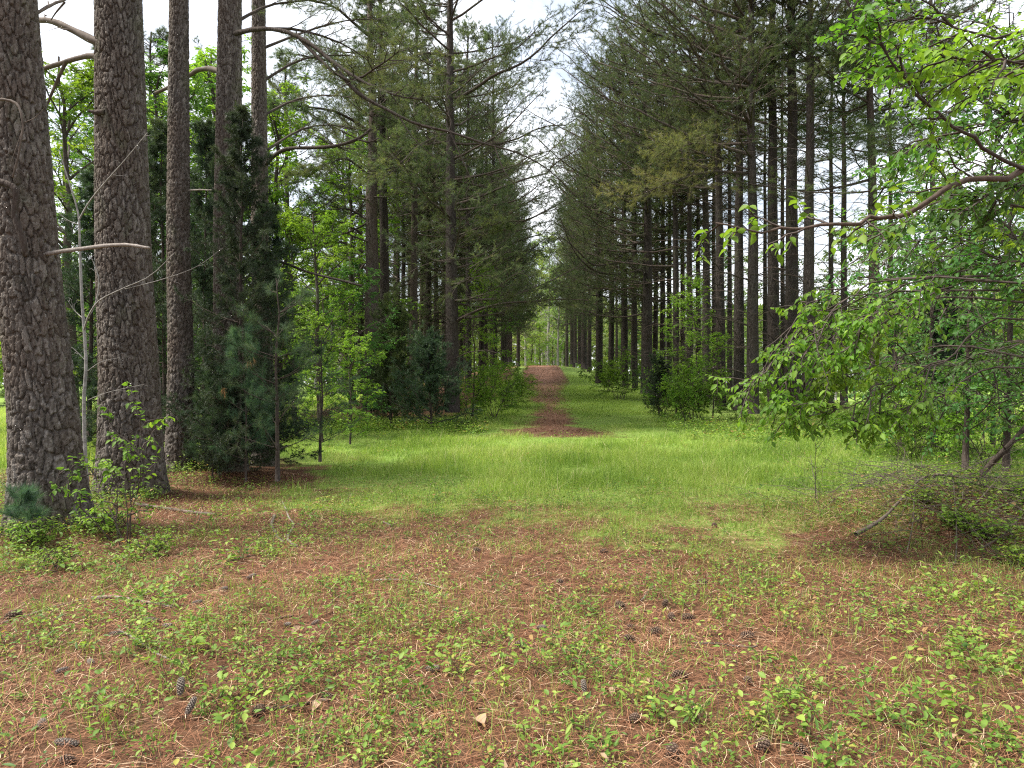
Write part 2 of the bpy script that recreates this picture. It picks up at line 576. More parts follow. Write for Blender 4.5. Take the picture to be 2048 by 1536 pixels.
nt.links.new(p.outputs[0], out.inputs[0])
M['floor'] = m
gm = mb.mesh('ground', [m])
pa = np.exp(-((GX - track_x(GY)) / 1.35) ** 2) * smooth(18, 21, GY) * (1 - smooth(66, 75, GY))
pa = pa * np.interp(GY, [20, 30, 50], [0.3, 0.55, 1.0]) * (0.75 + 0.5 * (fbm(GX * 1.3, GY * 1.3, 91, 4) - 0.2))
ga = gm.attributes.new('path', 'FLOAT', 'POINT')
ga.data.foreach_set('value', pa.ravel().astype(np.float32))
tag(link('ground', gm), kind='structure')


def in_view(x, y, pad=0.06):
    return np.abs(x / np.maximum(y, 0.1)) < 0.7314 + pad


def ground_pt(a, b):
    Y = EYE * F / (b - 768.0)
    for _ in range(12):
        Y = (EYE - float(height(wx(a, Y), Y))) * F / (b - 768.0)
    return wx(a, Y), Y


cone_list = [
    ('dark', 1345, 1522, 'open dark pine cone with pale scale tips at the bottom edge, right of centre'),
    ('dark', 1512, 1506, 'dark pine cone in straw near the bottom, the left of two at the lower right'),
    ('dark', 1592, 1496, 'dark pine cone in straw near the bottom, the right of two at the lower right'),
    ('dark', 1260, 1449, 'long dark open pine cone lying in bare straw, right of the tan dead leaf'),
    ('dark', 1376, 1357, 'almost black pine cone in the straw, alone below the group of cones'),
    ('dark', 1498, 1373, 'dark cone beside a grey green weed rosette, right of the almost black one'),
    ('grey', 1170, 1393, 'upright closed brown cone left of the long dark open one'),
    ('dark', 1270, 1284, 'round dark cone seen end on, lowest of the group of cones right of centre'),
    ('dark', 1320, 1266, 'dark open cone, right one of the group right of centre'),
    ('dark', 1254, 1257, 'flat dark cone, left one of the group right of centre'),
    ('dark', 1340, 1244, 'dark cone just above the right one of the group'),
    ('dark', 1388, 1241, 'small dark cone at the right end of the group'),
    ('dark', 1234, 1212, 'long dark cone with pale scales, topmost of the group right of centre'),
    ('dark', 1326, 1218, 'brown cone beside an upright pale twig'),
    ('dark', 1508, 1275, 'reddish dark cone at the end of the dark short stick'),
    ('grey', 1072, 1258, 'grey striped cone half hidden by weeds at the centre'),
    ('dark', 1050, 1298, 'dark cone among tall weeds at the centre'),
    ('dark', 1124, 1171, 'dark cone far up the straw at the centre'),
    ('dark', 1416, 1168, 'dark cone beside a pale chip, far up the straw right of centre'),
    ('dark', 1430, 1056, 'small brown cone at the edge of the meadow'),
    ('dark', 1215, 1106, 'dark cone beside a white flake near the meadow'),
    ('grey', 371, 1440, 'grey closed cone standing upright in weeds at lower left'),
    ('grey', 360, 1398, 'pale grey cone just above the upright grey one'),
    ('grey', 138, 1341, 'grey cone lying sideways beside weeds at the left, the left of two'),
    ('grey', 178, 1325, 'grey cone at the left, the right of two beside weeds'),
    ('grey', 320, 1244, 'light grey cone below the lichen spotted stick'),
    ('grey', 326, 1256, 'small grey cone touching the light grey one below the lichen spotted stick'),
    ('grey', 382, 1211, 'grey cone just past the right end of the lichen spotted stick'),
    ('grey', 218, 1272, 'brown slender cone at the end of the pale forked stick'),
    ('dark', 10, 1242, 'large dark brown cone at the left edge'),
    ('grey', 75, 1462, 'pale weathered cone in weeds at the lower left corner'),
    ('grey', 158, 1494, 'pale cone in weeds near the bottom left'),
    ('dark', 148, 1530, 'brown cone cut by the bottom edge at the left'),
    ('grey', 492, 1160, 'pale cone in straw above the slender grey stick'),
    ('grey', 437, 1183, 'grey cone lying in open straw left of centre'),
    ('grey', 638, 1245, 'round grey cone left of centre beside weeds'),
    ('grey', 568, 1253, 'pale cone at the end of the short curved brown stick'),
    ('dark', 442, 1342, 'brown cone in the straw in front of the weeds left of centre'),
    ('grey', 850, 1342, 'flat brown cone in straw at the middle of the foreground'),
    ('dark', 643, 1398, 'dark and white crumbling cone at the end of the brown flat stick'),
    ('dark', 512, 1438, 'dark cone left of the brown flat stick, near the bottom'),
    ('dark', 960, 1106, 'grey brown cone pair member far up the straw at the middle'),
]
CONES = np.array([ground_pt(a, b) for _, a, b, _ in cone_list])


def clear_of_cones(x, y):
    dx = x[:, None] - CONES[None, :, 0] * (y[:, None] / CONES[None, :, 1])
    dy = CONES[None, :, 1] - y[:, None]
    return ~((np.abs(dx) < 0.085) & (dy > -0.07) & (dy < 0.30)).any(1)


# ------------------------------------------------------------------ grass (nobody could count it)
def scatter(n, y0, y1, power=1.0, pad=0.4):
    if pad > 0.3:                      # spread past the sides of the view at the same density
        n = int(n * 1.43)
    y = y0 + (y1 - y0) * rng.random(n) ** power
    x = y * (0.7314 + pad) * rng.uniform(-1, 1, n)
    return x, y


def blades(mb, x, y, h, w, a, lean=0.6):
    n = len(x)
    z = height(x, y) - 0.005
    b = np.stack([x, y, z], -1)
    az = rng.random(n) * 2 * PI
    s = np.stack([np.cos(az), np.sin(az), 0 * az], -1) * (w * 0.5)[:, None]
    ld = rng.random(n) * 2 * PI
    l = np.stack([np.cos(ld), np.sin(ld), 0 * ld], -1) * (np.abs(rng.normal(0, lean, n)) * h)[:, None]
    up = Z3 * h[:, None]
    m1 = b + up * 0.55 + l * 0.3
    t = b + up * 0.97 + l
    V = np.stack([b - s, b + s, m1 - s * 0.8, m1 + s * 0.8, t], 1).reshape(-1, 3)
    i = np.arange(n)[:, None] * 5
    mb.add(V, i + np.array([[0, 1, 3, 2]]), 0, np.repeat(a, 5))
    k = len(mb.F)
    mb.F.append(i + np.array([[2, 3, 4]]) + mb.n - n * 5)
    mb.M.append(0)
    mb.S.append(False)


mb = MB()
x, y = scatter(430000, 7.0, 30, 0.85)
g = grass_mask(x, y)
keep = rng.random(len(x)) < np.clip(g * 1.15 - 0.08, 0, 1) ** 1.3
x, y, g = x[keep], y[keep], g[keep]
tall = fbm(x * 0.8, y * 0.8, 31, 3)
hh = (0.04 + 0.25 * g * smooth(0.3, 0.75, tall) * (0.35 + 1.2 * fbm(x * 3.3, y * 3.3, 33, 2))) * rng.uniform(0.4, 1.4, len(x))
hh *= np.where(y > 20.5, 0.6, 1)
hh = np.where(rng.random(len(x)) < 0.012, hh * 1.9, hh)
a = np.clip(-0.1 + 1.15 * fbm(x * 0.9, y * 0.9, 37, 4) + rng.normal(0, 0.17, len(x)), 0, 1)
a = np.where(rng.random(len(x)) < 0.05, 1.0, a)
blades(mb, x, y, hh, rng.uniform(0.004, 0.008, len(x)) * (0.7 + 0.025 * y), a)
# sparse blades in the straw of the foreground
x, y = scatter(120000, 1.9, 10.5, 0.75)
nz_ = fbm(x * 1.5, y * 1.5, 44, 3)
keep = rng.random(len(x)) < np.clip((nz_ - 0.36) * 3.0, 0, 0.85) * (1 - 0.75 * shade_straw(x, y)) * np.interp(y, [2.7, 6, 9], [0.32, 0.5, 1]) * (0.35 + 0.65 * clear_of_cones(x, y))
x, y = x[keep], y[keep]
a = np.clip(rng.normal(0.55, 0.25, len(x)), 0, 1)
blades(mb, x, y, rng.uniform(0.03, 0.13, len(x)), rng.uniform(0.0022, 0.005, len(x)), a, 0.75)
# lane verges farther off
x, y = scatter(170000, 28, 52, 0.9, -0.45)
g = grass_mask(x, y)
keep = rng.random(len(x)) < g
x, y = x[keep], y[keep]
a = np.clip(0.25 + 0.5 * fbm(x * 1.1, y * 1.1, 37, 3) + rng.normal(0, 0.12, len(x)), 0, 1)
blades(mb, x, y, rng.uniform(0.05, 0.13, len(x)), rng.uniform(0.008, 0.016, len(x)), a)
tag(link('meadow_grass', mb.mesh('meadow_grass', [M['grass']])), 'bright green spring grass growing between the two rows of pines', 'grass', kind='stuff')

# grass of the open fields behind the trees
mb = MB()
for sgn in (-1, 1):
    x, y = scatter(60000, 13, 60, 0.8)
    x = np.abs(x) * sgn
    keep = (np.abs(x - 2) > 9.5) & (grass_mask(x, y) > 0.5)
    x, y = x[keep], y[keep]
    a = np.clip(0.45 + 0.5 * fbm(x * 0.4, y * 0.4, 37, 3) + rng.normal(0, 0.12, len(x)), 0, 1)
    blades(mb, x, y, rng.uniform(0.12, 0.4, len(x)), rng.uniform(0.01, 0.03, len(x)), a)
tag(link('field_grass', mb.mesh('field_grass', [M['grass']])), 'sunlit tall grass of the open fields beyond the trees', 'grass', kind='stuff')

# ------------------------------------------------------------------ fallen pine needles
mb = MB()
x, y = scatter(150000, 1.9, 12.5, 0.72)
g = grass_mask(x, y)
keep = rng.random(len(x)) < 1 - 0.85 * g
x, y = x[keep], y[keep]
n = len(x)
z = height(x, y)
az = rng.random(n) * PI + 0.9 * (fbm(x * 1.3, y * 1.3, 50, 2) - 0.5) * PI
L = rng.uniform(0.06, 0.17, n)
d = np.stack([np.cos(az), np.sin(az), rng.normal(0, 0.14, n)], -1)
s = np.stack([-np.sin(az), np.cos(az), 0 * az], -1) * (rng.uniform(0.0012, 0.0024, n) * (0.6 + 0.11 * y))[:, None] * 0.5
b = np.stack([x, y, z + rng.uniform(0.002, 0.03, n)], -1)
mid = b + s / np.linalg.norm(s, axis=1, keepdims=True) * (rng.normal(0, 0.08, n) * L)[:, None] + Z3 * rng.uniform(0, 0.014, n)[:, None]
V = np.stack([b - d * L[:, None] / 2 - s, b - d * L[:, None] / 2 + s, mid - s, mid + s, b + d * L[:, None] / 2 - s, b + d * L[:, None] / 2 + s], 1).reshape(-1, 3)
i = np.arange(n)[:, None, None] * 6
f = (i + np.array([[0, 1, 3, 2], [2, 3, 5, 4]])[None]).reshape(-1, 4)
a = np.clip(rng.beta(2.2, 2.2, n) * 0.75 + 0.35 * fbm(x * 1.7, y * 1.7, 60, 3) - 0.08, 0, 1)
a = np.where(rng.random(n) < 0.06, 1.0, a)
mb.add(V, f, 0, np.repeat(a, 6))
tag(link('pine_straw', mb.mesh('pine_straw', [M['straw']])), 'rust coloured fallen pine needles covering the ground', 'pine straw', kind='stuff')

# straw and leaf flakes of the track
mb = MB()
x, y = scatter(60000, 18, 64, 0.8, -0.4)
keep = (rng.random(len(x)) < (1 - grass_mask(x, y)) ** 1.5) & (np.abs(x - track_x(y)) < 3.4)
x, y = x[keep], y[keep]
n = len(x)
P = np.stack([x, y, height(x, y) + rng.uniform(0.005, 0.04, n)], -1)
A = np.stack([rng.normal(size=n), rng.normal(size=n), rng.normal(0, 0.25, n)], -1)
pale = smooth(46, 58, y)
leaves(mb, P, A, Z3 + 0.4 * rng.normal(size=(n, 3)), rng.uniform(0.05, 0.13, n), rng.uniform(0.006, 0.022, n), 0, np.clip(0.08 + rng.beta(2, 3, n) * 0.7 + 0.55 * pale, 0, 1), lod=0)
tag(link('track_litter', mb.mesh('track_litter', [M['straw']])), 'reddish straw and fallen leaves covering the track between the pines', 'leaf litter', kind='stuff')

mb = MB()
x, y = scatter(1500, 1.9, 11, 0.75)
n = len(x)
P = np.stack([x, y, height(x, y) + rng.uniform(0.005, 0.035, n)], -1)
A = np.stack([rng.normal(size=n), rng.normal(size=n), rng.normal(0, 0.3, n)], -1)
lf = rng.uniform(0.015, 0.05, n)
leaves(mb, P, A, Z3 + 0.5 * rng.normal(size=(n, 3)), lf, lf * rng.uniform(0.3, 0.8, n), 0, np.clip(rng.beta(2, 2.5, n) * 1.1, 0, 1), lod=0)
tag(link('leaf_litter', mb.mesh('leaf_litter', [M['deadleaf']])), 'brown and pale flakes of dead leaf and bark among the pine straw', 'leaf litter', kind='stuff')

# ------------------------------------------------------------------ low weeds
mb = MB()


def weeds(x, y, h, nl, leaf, spread, abase, wr=(0.45, 0.62)):
    n = len(x)
    z = height(x, y)
    b = np.stack([x, y, z], -1)
    top = b + np.stack([rng.normal(0, 0.3, n) * h, rng.normal(0, 0.3, n) * h, h], -1)
    mid = (b + top) / 2 + rng.normal(0, 0.08, (n, 3)) * h[:, None]
    C = np.stack([b, mid, top], 1)
    tubes(mb, C, np.array([0.0016, 0.0013, 0.0008])[None], 3, 1, 0.3)
    t = (np.arange(nl)[None] + rng.random((n, nl))) / nl
    t = 0.25 + 0.75 * t
    pos, tan = sample(C, t)
    az = rng.random((n, 1)) * 2 * PI + np.arange(nl)[None] * 2.4 + rng.normal(0, 0.4, (n, nl))
    A = np.stack([np.cos(az), np.sin(az), rng.normal(0.35, 0.35, az.shape)], -1)
    pos = pos + A * (spread * rng.random((n, nl)) * h[:, None])[..., None] * [1, 1, 0.3]
    Nn = Z3 + 0.35 * rng.normal(size=A.shape)
    lf = (leaf[:, None] * rng.uniform(0.6, 1.2, (n, nl)))
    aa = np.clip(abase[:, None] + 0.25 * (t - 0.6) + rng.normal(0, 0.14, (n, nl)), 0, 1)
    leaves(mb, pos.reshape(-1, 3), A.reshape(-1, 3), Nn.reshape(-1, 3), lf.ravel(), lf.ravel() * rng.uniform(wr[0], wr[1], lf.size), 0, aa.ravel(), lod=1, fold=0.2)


x, y = scatter(13000, 1.9, 11.5, 0.72)
cl = fbm(x * 1.35, y * 1.35, 70, 3)
keep = rng.random(len(x)) < np.clip((0.6 * cl + 0.4 * fbm(x * 0.5 + 3, y * 0.5, 171, 2) - 0.475) * 11, 0.035, 1) * (1 - 0.8 * grass_mask(x, y)) * (1 - 0.6 * shade_straw(x, y)) * np.interp(x / y, [-0.45, -0.1, 0.35], [0.95, 0.62, 0.55]) * clear_of_cones(x, y)
x, y = x[keep], y[keep]
n = len(x)
weeds(x, y, rng.uniform(0.035, 0.14, n), 9, rng.uniform(0.014, 0.038, n), 0.7, np.clip(rng.normal(0.58, 0.2, n), 0.05, 0.98))
for cnt, sd_, thr, hr, nl, lr, wr, mu in ((9000, 83, 0.47, (0.02, 0.07), 10, (0.008, 0.018), (0.6, 0.85), 0.42), (5000, 87, 0.5, (0.05, 0.2), 10, (0.025, 0.06), (0.18, 0.3), 0.35)):
    x, y = scatter(cnt, 1.9, 11.5, 0.72)
    cl = fbm(x * 1.9, y * 1.9, sd_, 3)
    keep = (rng.random(len(x)) < np.clip((cl - thr) * 7, 0.03, 1) * (1 - 0.6 * shade_straw(x, y))) & clear_of_cones(x, y)
    x, y = x[keep], y[keep]
    n = len(x)
    weeds(x, y, rng.uniform(*hr, n), nl, rng.uniform(*lr, n), 0.7, np.clip(rng.normal(mu, 0.2, n), 0.05, 1), wr)
x, y = scatter(5000, 8.5, 22, 0.8)
cl = fbm(x * 0.9, y * 0.9, 95, 3)
keep = (rng.random(len(x)) < np.clip((cl - 0.47) * 6, 0.02, 1)) & (grass_mask(x, y) > 0.35)
x, y = x[keep], y[keep]
n = len(x)
weeds(x, y, rng.uniform(0.08, 0.26, n), 8, rng.uniform(0.025, 0.055, n), 0.6, np.clip(rng.normal(0.55, 0.22, n), 0.05, 1), (0.35, 0.6))
# taller leafy weeds, in clumps on the left
cx = np.array([-3.6, -3.0, -2.6, -1.9, -3.3, -2.3, -1.5, -4.4, -4.9, 2.6, 3.3, 3.6, 2.2, 1.1, 0.25, -0.6])
cy = np.array([6.2, 6.6, 5.0, 4.4, 8.2, 8.6, 3.4, 6.3, 7.0, 4.3, 5.2, 3.7, 3.4, 3.35, 4.0, 3.7])
x = np.repeat(cx, 22) + rng.normal(0, 0.28, 22 * len(cx))
y = np.repeat(cy, 22) + rng.normal(0, 0.28, 22 * len(cx))
keep = clear_of_cones(x, y)
x, y = x[keep], y[keep]
n = len(x)
weeds(x, y, rng.uniform(0.08, 0.2, n), 12, rng.uniform(0.025, 0.055, n), 0.55, np.clip(rng.normal(0.55, 0.16, n), 0.1, 0.95))
# leafy strip at the foot of the pines, edge of the meadow
x = np.concatenate([rng.uniform(-6.5, -0.8, 1500), rng.uniform(5.0, 10.5, 2200)])
y = np.where(x < 0, 22.3 + 0.25 * np.abs(x + 2) + rng.normal(0, 1.3, len(x)), 21.2 + rng.normal(0, 1.7, len(x)) - 0.25 * (x - 7))
keep = rng.random(len(x)) < np.clip((fbm(x * 0.9, y * 0.9, 77, 3) - 0.36) * 4, 0, 1)
x, y = x[keep], y[keep]
n = len(x)
weeds(x, y, rng.uniform(0.1, 0.42, n) * (0.5 + fbm(x, y, 78, 2)), 10, rng.uniform(0.05, 0.085, n), 0.5, np.clip(rng.normal(0.55, 0.16, n), 0.1, 0.95))
x = rng.normal(5.3, 0.9, 420)
y = rng.normal(7.8, 0.6, 420)
n = len(x)
weeds(x, y, rng.uniform(0.1, 0.42, n), 9, rng.uniform(0.03, 0.06, n), 0.5, np.clip(rng.normal(0.5, 0.2, n), 0.05, 0.95))
for tx, ty, tr in ((-4.91, 7.5, 0.45), (-5.27, 9.7, 0.5), (-5.55, 11.7, 0.3)):
    az = rng.uniform(PI, 2 * PI, 70)
    rr = tr + np.abs(rng.normal(0, 0.16, 70))
    weeds(tx + rr * np.cos(az), ty + rr * np.sin(az), rng.uniform(0.06, 0.22, 70), 9, rng.uniform(0.02, 0.045, 70), 0.6, np.clip(rng.normal(0.5, 0.2, 70), 0.05, 0.95))
# ground behind the brush heap at the right
x = rng.uniform(4.5, 12, 2600)
y = rng.uniform(9, 20, 2600)
keep = (np.abs(x / y) < 0.8) & (rng.random(2600) < np.clip((fbm(x * 0.8, y * 0.8, 79, 3) - 0.35) * 4, 0, 1)) & (x > 4.6 + 0.3 * (y - 11))
x, y = x[keep], y[keep]
n = len(x)
weeds(x, y, rng.uniform(0.08, 0.4, n), 10, rng.uniform(0.03, 0.065, n), 0.5, np.clip(rng.normal(0.4, 0.2, n), 0.05, 0.95))
# left edge, beside and behind the first big trunk
x = rng.uniform(-8.5, -4.6, 900)
y = rng.uniform(6.4, 13, 900)
n = len(x)
weeds(x, y, rng.uniform(0.1, 0.4, n), 11, rng.uniform(0.025, 0.05, n), 0.5, np.clip(rng.normal(0.6, 0.18, n), 0.1, 0.95))
tag(link('ground_weeds', mb.mesh('ground_weeds', [M['weed'], M['twig']])), 'low leafy green weeds growing through the pine straw', 'weeds', kind='stuff')


# ------------------------------------------------------------------ tree makers (each returns meshes)
def limb_curves(starts, az, elev, L, S=9, curl=0.0, wob=0.03, sag=0.0):
    """limbs leaving a trunk: curl bends the tip up, sag bows it down"""
    n = len(az)
    d = np.stack([np.cos(az) * np.cos(elev), np.sin(az) * np.cos(elev), np.sin(elev)], -1)
    s = np.linspace(0, 1, S)[None, :, None]
    L = L[:, None, None]
    c = starts[:, None] + d[:, None] * L * s + Z3 * (np.broadcast_to(curl, (n,))[:, None, None] * L * s ** 2 - np.broadcast_to(sag, (n,))[:, None, None] * L * np.sin(s * PI))
    w = np.cumsum(rng.normal(0, wob, (n, S, 3)) * [1, 1, 0.7], 1) * s
    return c + w * L * 0.6


def trunk_curve(H, S=26, wob=0.12, lean=(0, 0)):
    z = np.linspace(0, 1, S) ** 1.1 * H
    o = np.cumsum(rng.normal(0, wob, (S, 2)), 0) * 0.25
    o -= o[0]
    o *= (z / H)[:, None]
    return np.stack([o[:, 0] + lean[0] * z, o[:, 1] + lean[1] * z, z - 0.12 * (z == 0)], -1)


def trunk_r(z, H, r0):
    return r0 * (1 + 0.45 * np.exp(-z / 0.35)) * np.clip(1 - 0.8 * (z / H) ** 1.15, 0.05, 2)


def on_trunk(C, z):
    return np.stack([np.interp(z, C[:, 2], C[:, k]) for k in range(3)], -1)


def pine_foliage(mb, limbs, limbL, nsec=11, nter=5, k=13, nl=0.12, nw=0.006, t0=0.3, abase=0.45, ntuft=3, spread=0.55, secL=0.34, up=0.10):
    """secondary and tertiary shoots with needle tufts; mat 0 needles, 1 twigs"""
    sec, ts, ls = grow(limbs, nsec, t0, 1.0, 48, secL * limbL, 5, up, 0.45, 0.05, (1.15, 0.4))
    ter, tt, lt = grow(sec, nter, 0.25, 1.0, 42, 0.42 * ls, 4, up, 0.6, 0.06, (1.0, 0.6), minlen=0.10)
    tubes(mb, sec, np.linspace(0.011, 0.004, 5)[None], 3, 1, 0.4)
    tubes(mb, ter, np.linspace(0.005, 0.003, 4)[None], 3, 1, 0.4)
    N = len(ter)
    t = (np.arange(ntuft)[None] + rng.random((N, ntuft))) / ntuft
    t = 0.3 + 0.7 * t
    pos, tan = sample(ter, t)
    tan = nrm(tan + Z3 * 0.15)
    lv = np.repeat(rng.normal(abase, 0.12, len(limbs)), nsec * nter * ntuft)
    needles(mb, pos.reshape(-1, 3), tan.reshape(-1, 3), k, nl, nw, spread, 0, np.clip(lv + rng.normal(0, 0.12, N * ntuft), 0, 1))


def make_pine(H=18.0, r0=0.2, lane_min=3.0, back_min=9.0, Lx=3.4, Lb=2.0, step=0.68, dead_from=1.6, dens=1.0, nw=0.0078, side_mid=7.0):
    """a tall plantation pine whose live limbs reach lower and farther on the +X side"""
    C = trunk_curve(H)
    tb, cb = MB(), MB()
    tubes(tb, C, trunk_r(C[:, 2], H, r0)[None], 14, 0)
    S0, AZ, EL, LL, live = [], [], [], [], []
    z = dead_from
    while z < H - 0.3:
        for k in range(rng.integers(3, 6)):
            az = rng.random() * 2 * PI
            f = (1 + math.cos(az)) / 2            # 1 towards the lane
            zmin = back_min + (lane_min - back_min) * f ** 0.8
            zz = z + rng.normal(0, 0.1)
            u = zz / H
            top = min(1.0, (H - zz) / 5.0)
            if zz > zmin and (zz > zmin + 1.5 or rng.random() < 0.7):
                L = (Lb + (Lx - Lb) * f) * (0.25 + 0.75 * top) * rng.uniform(0.6, 1.15)
                el = math.radians(34 * u ** 1.2 + rng.normal(0, 8))
                live.append(True)
            else:
                L = rng.uniform(0.4, 2.4) * (0.8 + 0.4 * f)
                el = math.radians(10 + 18 * u + rng.normal(0, 9))
                live.append(False)
            S0.append(zz)
            AZ.append(az)
            EL.append(el)
            LL.append(L)
        z += step * rng.uniform(0.75, 1.25)
    S0, AZ, EL, LL, live = map(np.array, (S0, AZ, EL, LL, live))
    st = on_trunk(C, S0)
    lc = limb_curves(st, AZ, EL, LL, 9, np.where(live, 0.10, -0.12), 0.05, np.where(live, 0.05, -0.05))
    rr = np.where(live, 0.012 + 0.0085 * LL, 0.007 + 0.006 * LL)
    tubes(cb, lc, rr[:, None] * np.linspace(1, 0.22, 9)[None], 5, 1)
    dl = lc[~live]
    if len(dl):
        tw, _, lw = grow(dl, 4, 0.25, 0.95, 45, 0.33 * LL[~live], 5, -0.05, 0.7, 0.09)
        tubes(cb, tw, np.linspace(0.006, 0.002, 5)[None], 3, 1)
    pine_foliage(cb, lc[live], LL[live], int(12 * dens), 5, 12, 0.15, nw, 0.27, secL=0.46, up=0.05)
    return tb, cb


def make_broadleaf(H=9.0, r0=0.1, W=2.6, nl=12, leaf=0.1, mats=None, first=1.2, lean=(0, 0), n2=8, n3=5, n4=6, lod=0, elev=30, droop=0.0):
    C = trunk_curve(H, 18, 0.25, lean)
    tb, cb = MB(), MB()
    tubes(tb, C, trunk_r(C[:, 2], H, r0)[None], 9, 0)
    z = first + (H * 0.97 - first) * (np.arange(nl) + rng.random(nl)) / nl
    az = np.arange(nl) * 2.4 + rng.normal(0, 0.4, nl)
    L = W * (0.35 + 0.65 * np.sin(PI * np.clip((z - first) / (H - first) * 0.8 + 0.2, 0, 1))) * rng.uniform(0.7, 1.2, nl)
    el = np.radians(elev + rng.normal(0, 10, nl) + 25 * z / H)
    lc = limb_curves(on_trunk(C, z), az, el, L, 8, -0.12, 0.06)
    tubes(cb, lc, (0.004 + 0.09 * r0 * L)[:, None] * np.linspace(1, 0.3, 8)[None], 5, 1)
    broad_foliage(cb, lc, L, n2, n3, n4, leaf, lod, droop)
    return tb, cb


def broad_foliage(cb, lc, L, n2=8, n3=5, n4=6, leaf=0.1, lod=0, droop=0.0, t0=0.2, abase=0.5, sec=0.42, flat=0.4):
    sc, ts, ls = grow(lc, n2, t0, 1.0, 45, sec * L, 5, -0.08 - droop, 0.8, 0.07, (1.1, 0.5))
    tr, tt, lt = grow(sc, n3, 0.2, 1.0, 45, 0.45 * ls, 4, -0.1 - droop, 0.8, 0.08, (1.0, 0.6), minlen=leaf * 1.6)
    tubes(cb, sc, np.linspace(0.009, 0.003, 5)[None], 3, 1, 0.4)
    tubes(cb, tr, np.linspace(0.004, 0.0018, 4)[None], 3, 1, 0.4)
    N = len(tr)
    t = (np.arange(n4)[None] + rng.random((N, n4))) / n4
    pos, tan = sample(tr, 0.12 + 0.88 * t)
    side = nrm(np.cross(tan, Z3)) * np.where(np.arange(n4) % 2, 1, -1)[None, :, None]
    A = nrm(tan * 0.6 + side * 0.9 + Z3 * (-0.25 - droop) + 0.25 * rng.normal(size=tan.shape))
    Nn = Z3 + flat * rng.normal(size=tan.shape)
    lv = np.clip(np.repeat(rng.normal(abase, 0.16, len(lc)), n2 * n3 * n4) + rng.normal(0, 0.13, N * n4), 0, 1)
    lf = leaf * rng.uniform(0.55, 1.2, N * n4)
    leaves(cb, pos.reshape(-1, 3), A.reshape(-1, 3), Nn.reshape(-1, 3), lf, lf * rng.uniform(0.48, 0.62, N * n4), 0, lv, lod, 0.18, 0.25)


def make_cedar(H=5.0, R=1.3, r0=0.06, n=60, spray=0.07, k=9, pw=0.9, up=0.35, base=0.25, el0=15):
    C = trunk_curve(H, 14, 0.1)
    tb, cb = MB(), MB()
    tubes(tb, C, trunk_r(C[:, 2], H, r0)[None], 8, 0)
    z = base + (H - base) * ((np.arange(n) + rng.random(n)) / n) ** 1.0
    az = np.arange(n) * 2.4 + rng.normal(0, 0.5, n)
    L = np.maximum(R * np.clip(1 - (z / H), 0, 1) ** pw * rng.uniform(0.35, 1.25, n), 0.15)
    el = np.radians(el0 + (20 + el0) * z / H + rng.normal(0, 11, n))
    lc = limb_curves(on_trunk(C, z), az, el, L, 7, 0.15, 0.05)
    tubes(cb, lc, (0.004 + 0.009 * L)[:, None] * np.linspace(1, 0.3, 7)[None], 4, 1)
    sc, ts, ls = grow(lc, 10, 0.15, 1.0, 45, 0.4 * L, 4, up * 0.5, 1.0, 0.08, (1.0, 0.5), minlen=0.12)
    tr, tt, lt = grow(sc, 5, 0.1, 1.0, 40, 0.5 * ls, 3, up * 0.5, 1.2, 0.08, (1.0, 0.6), minlen=0.08)
    tubes(cb, sc, np.linspace(0.006, 0.002, 4)[None], 3, 1, 0.4)
    N = len(tr)
    t = (np.arange(3)[None] + rng.random((N, 3))) / 3
    pos, tan = sample(tr, t)
    lv = np.clip(np.repeat(rng.normal(0.45, 0.15, n), 150) + rng.normal(0, 0.15, N * 3), 0, 1)
    needles(cb, pos.reshape(-1, 3), tan.reshape(-1, 3), k, spray, 0.008, 0.65, 0, lv, 0.05)
    return tb, cb


def make_shrub(H=1.2, W=0.8, nst=7, leaf=0.05, lod=0, n2=6, n3=4, n4=6, r=0.008):
    cb = MB()
    az = rng.random(nst) * 2 * PI
    el = np.radians(rng.uniform(50, 85, nst))
    L = H * rng.uniform(0.7, 1.15, nst)
    st = np.stack([rng.normal(0, 0.08 * W, nst), rng.normal(0, 0.08 * W, nst), np.full(nst, -0.03)], -1)
    lc = limb_curves(st, az, el, L, 8, -0.12, 0.08)
    tb = MB()
    tubes(tb, lc[:1], r * np.linspace(1, 0.35, 8)[None], 5, 0)
    tubes(cb, lc[1:], r * np.linspace(1, 0.35, 8)[None], 5, 1)
    broad_foliage(cb, lc, L, n2, n3, n4, leaf, lod, 0.0, 0.25, 0.5, W / H * 0.5)
    return tb, cb


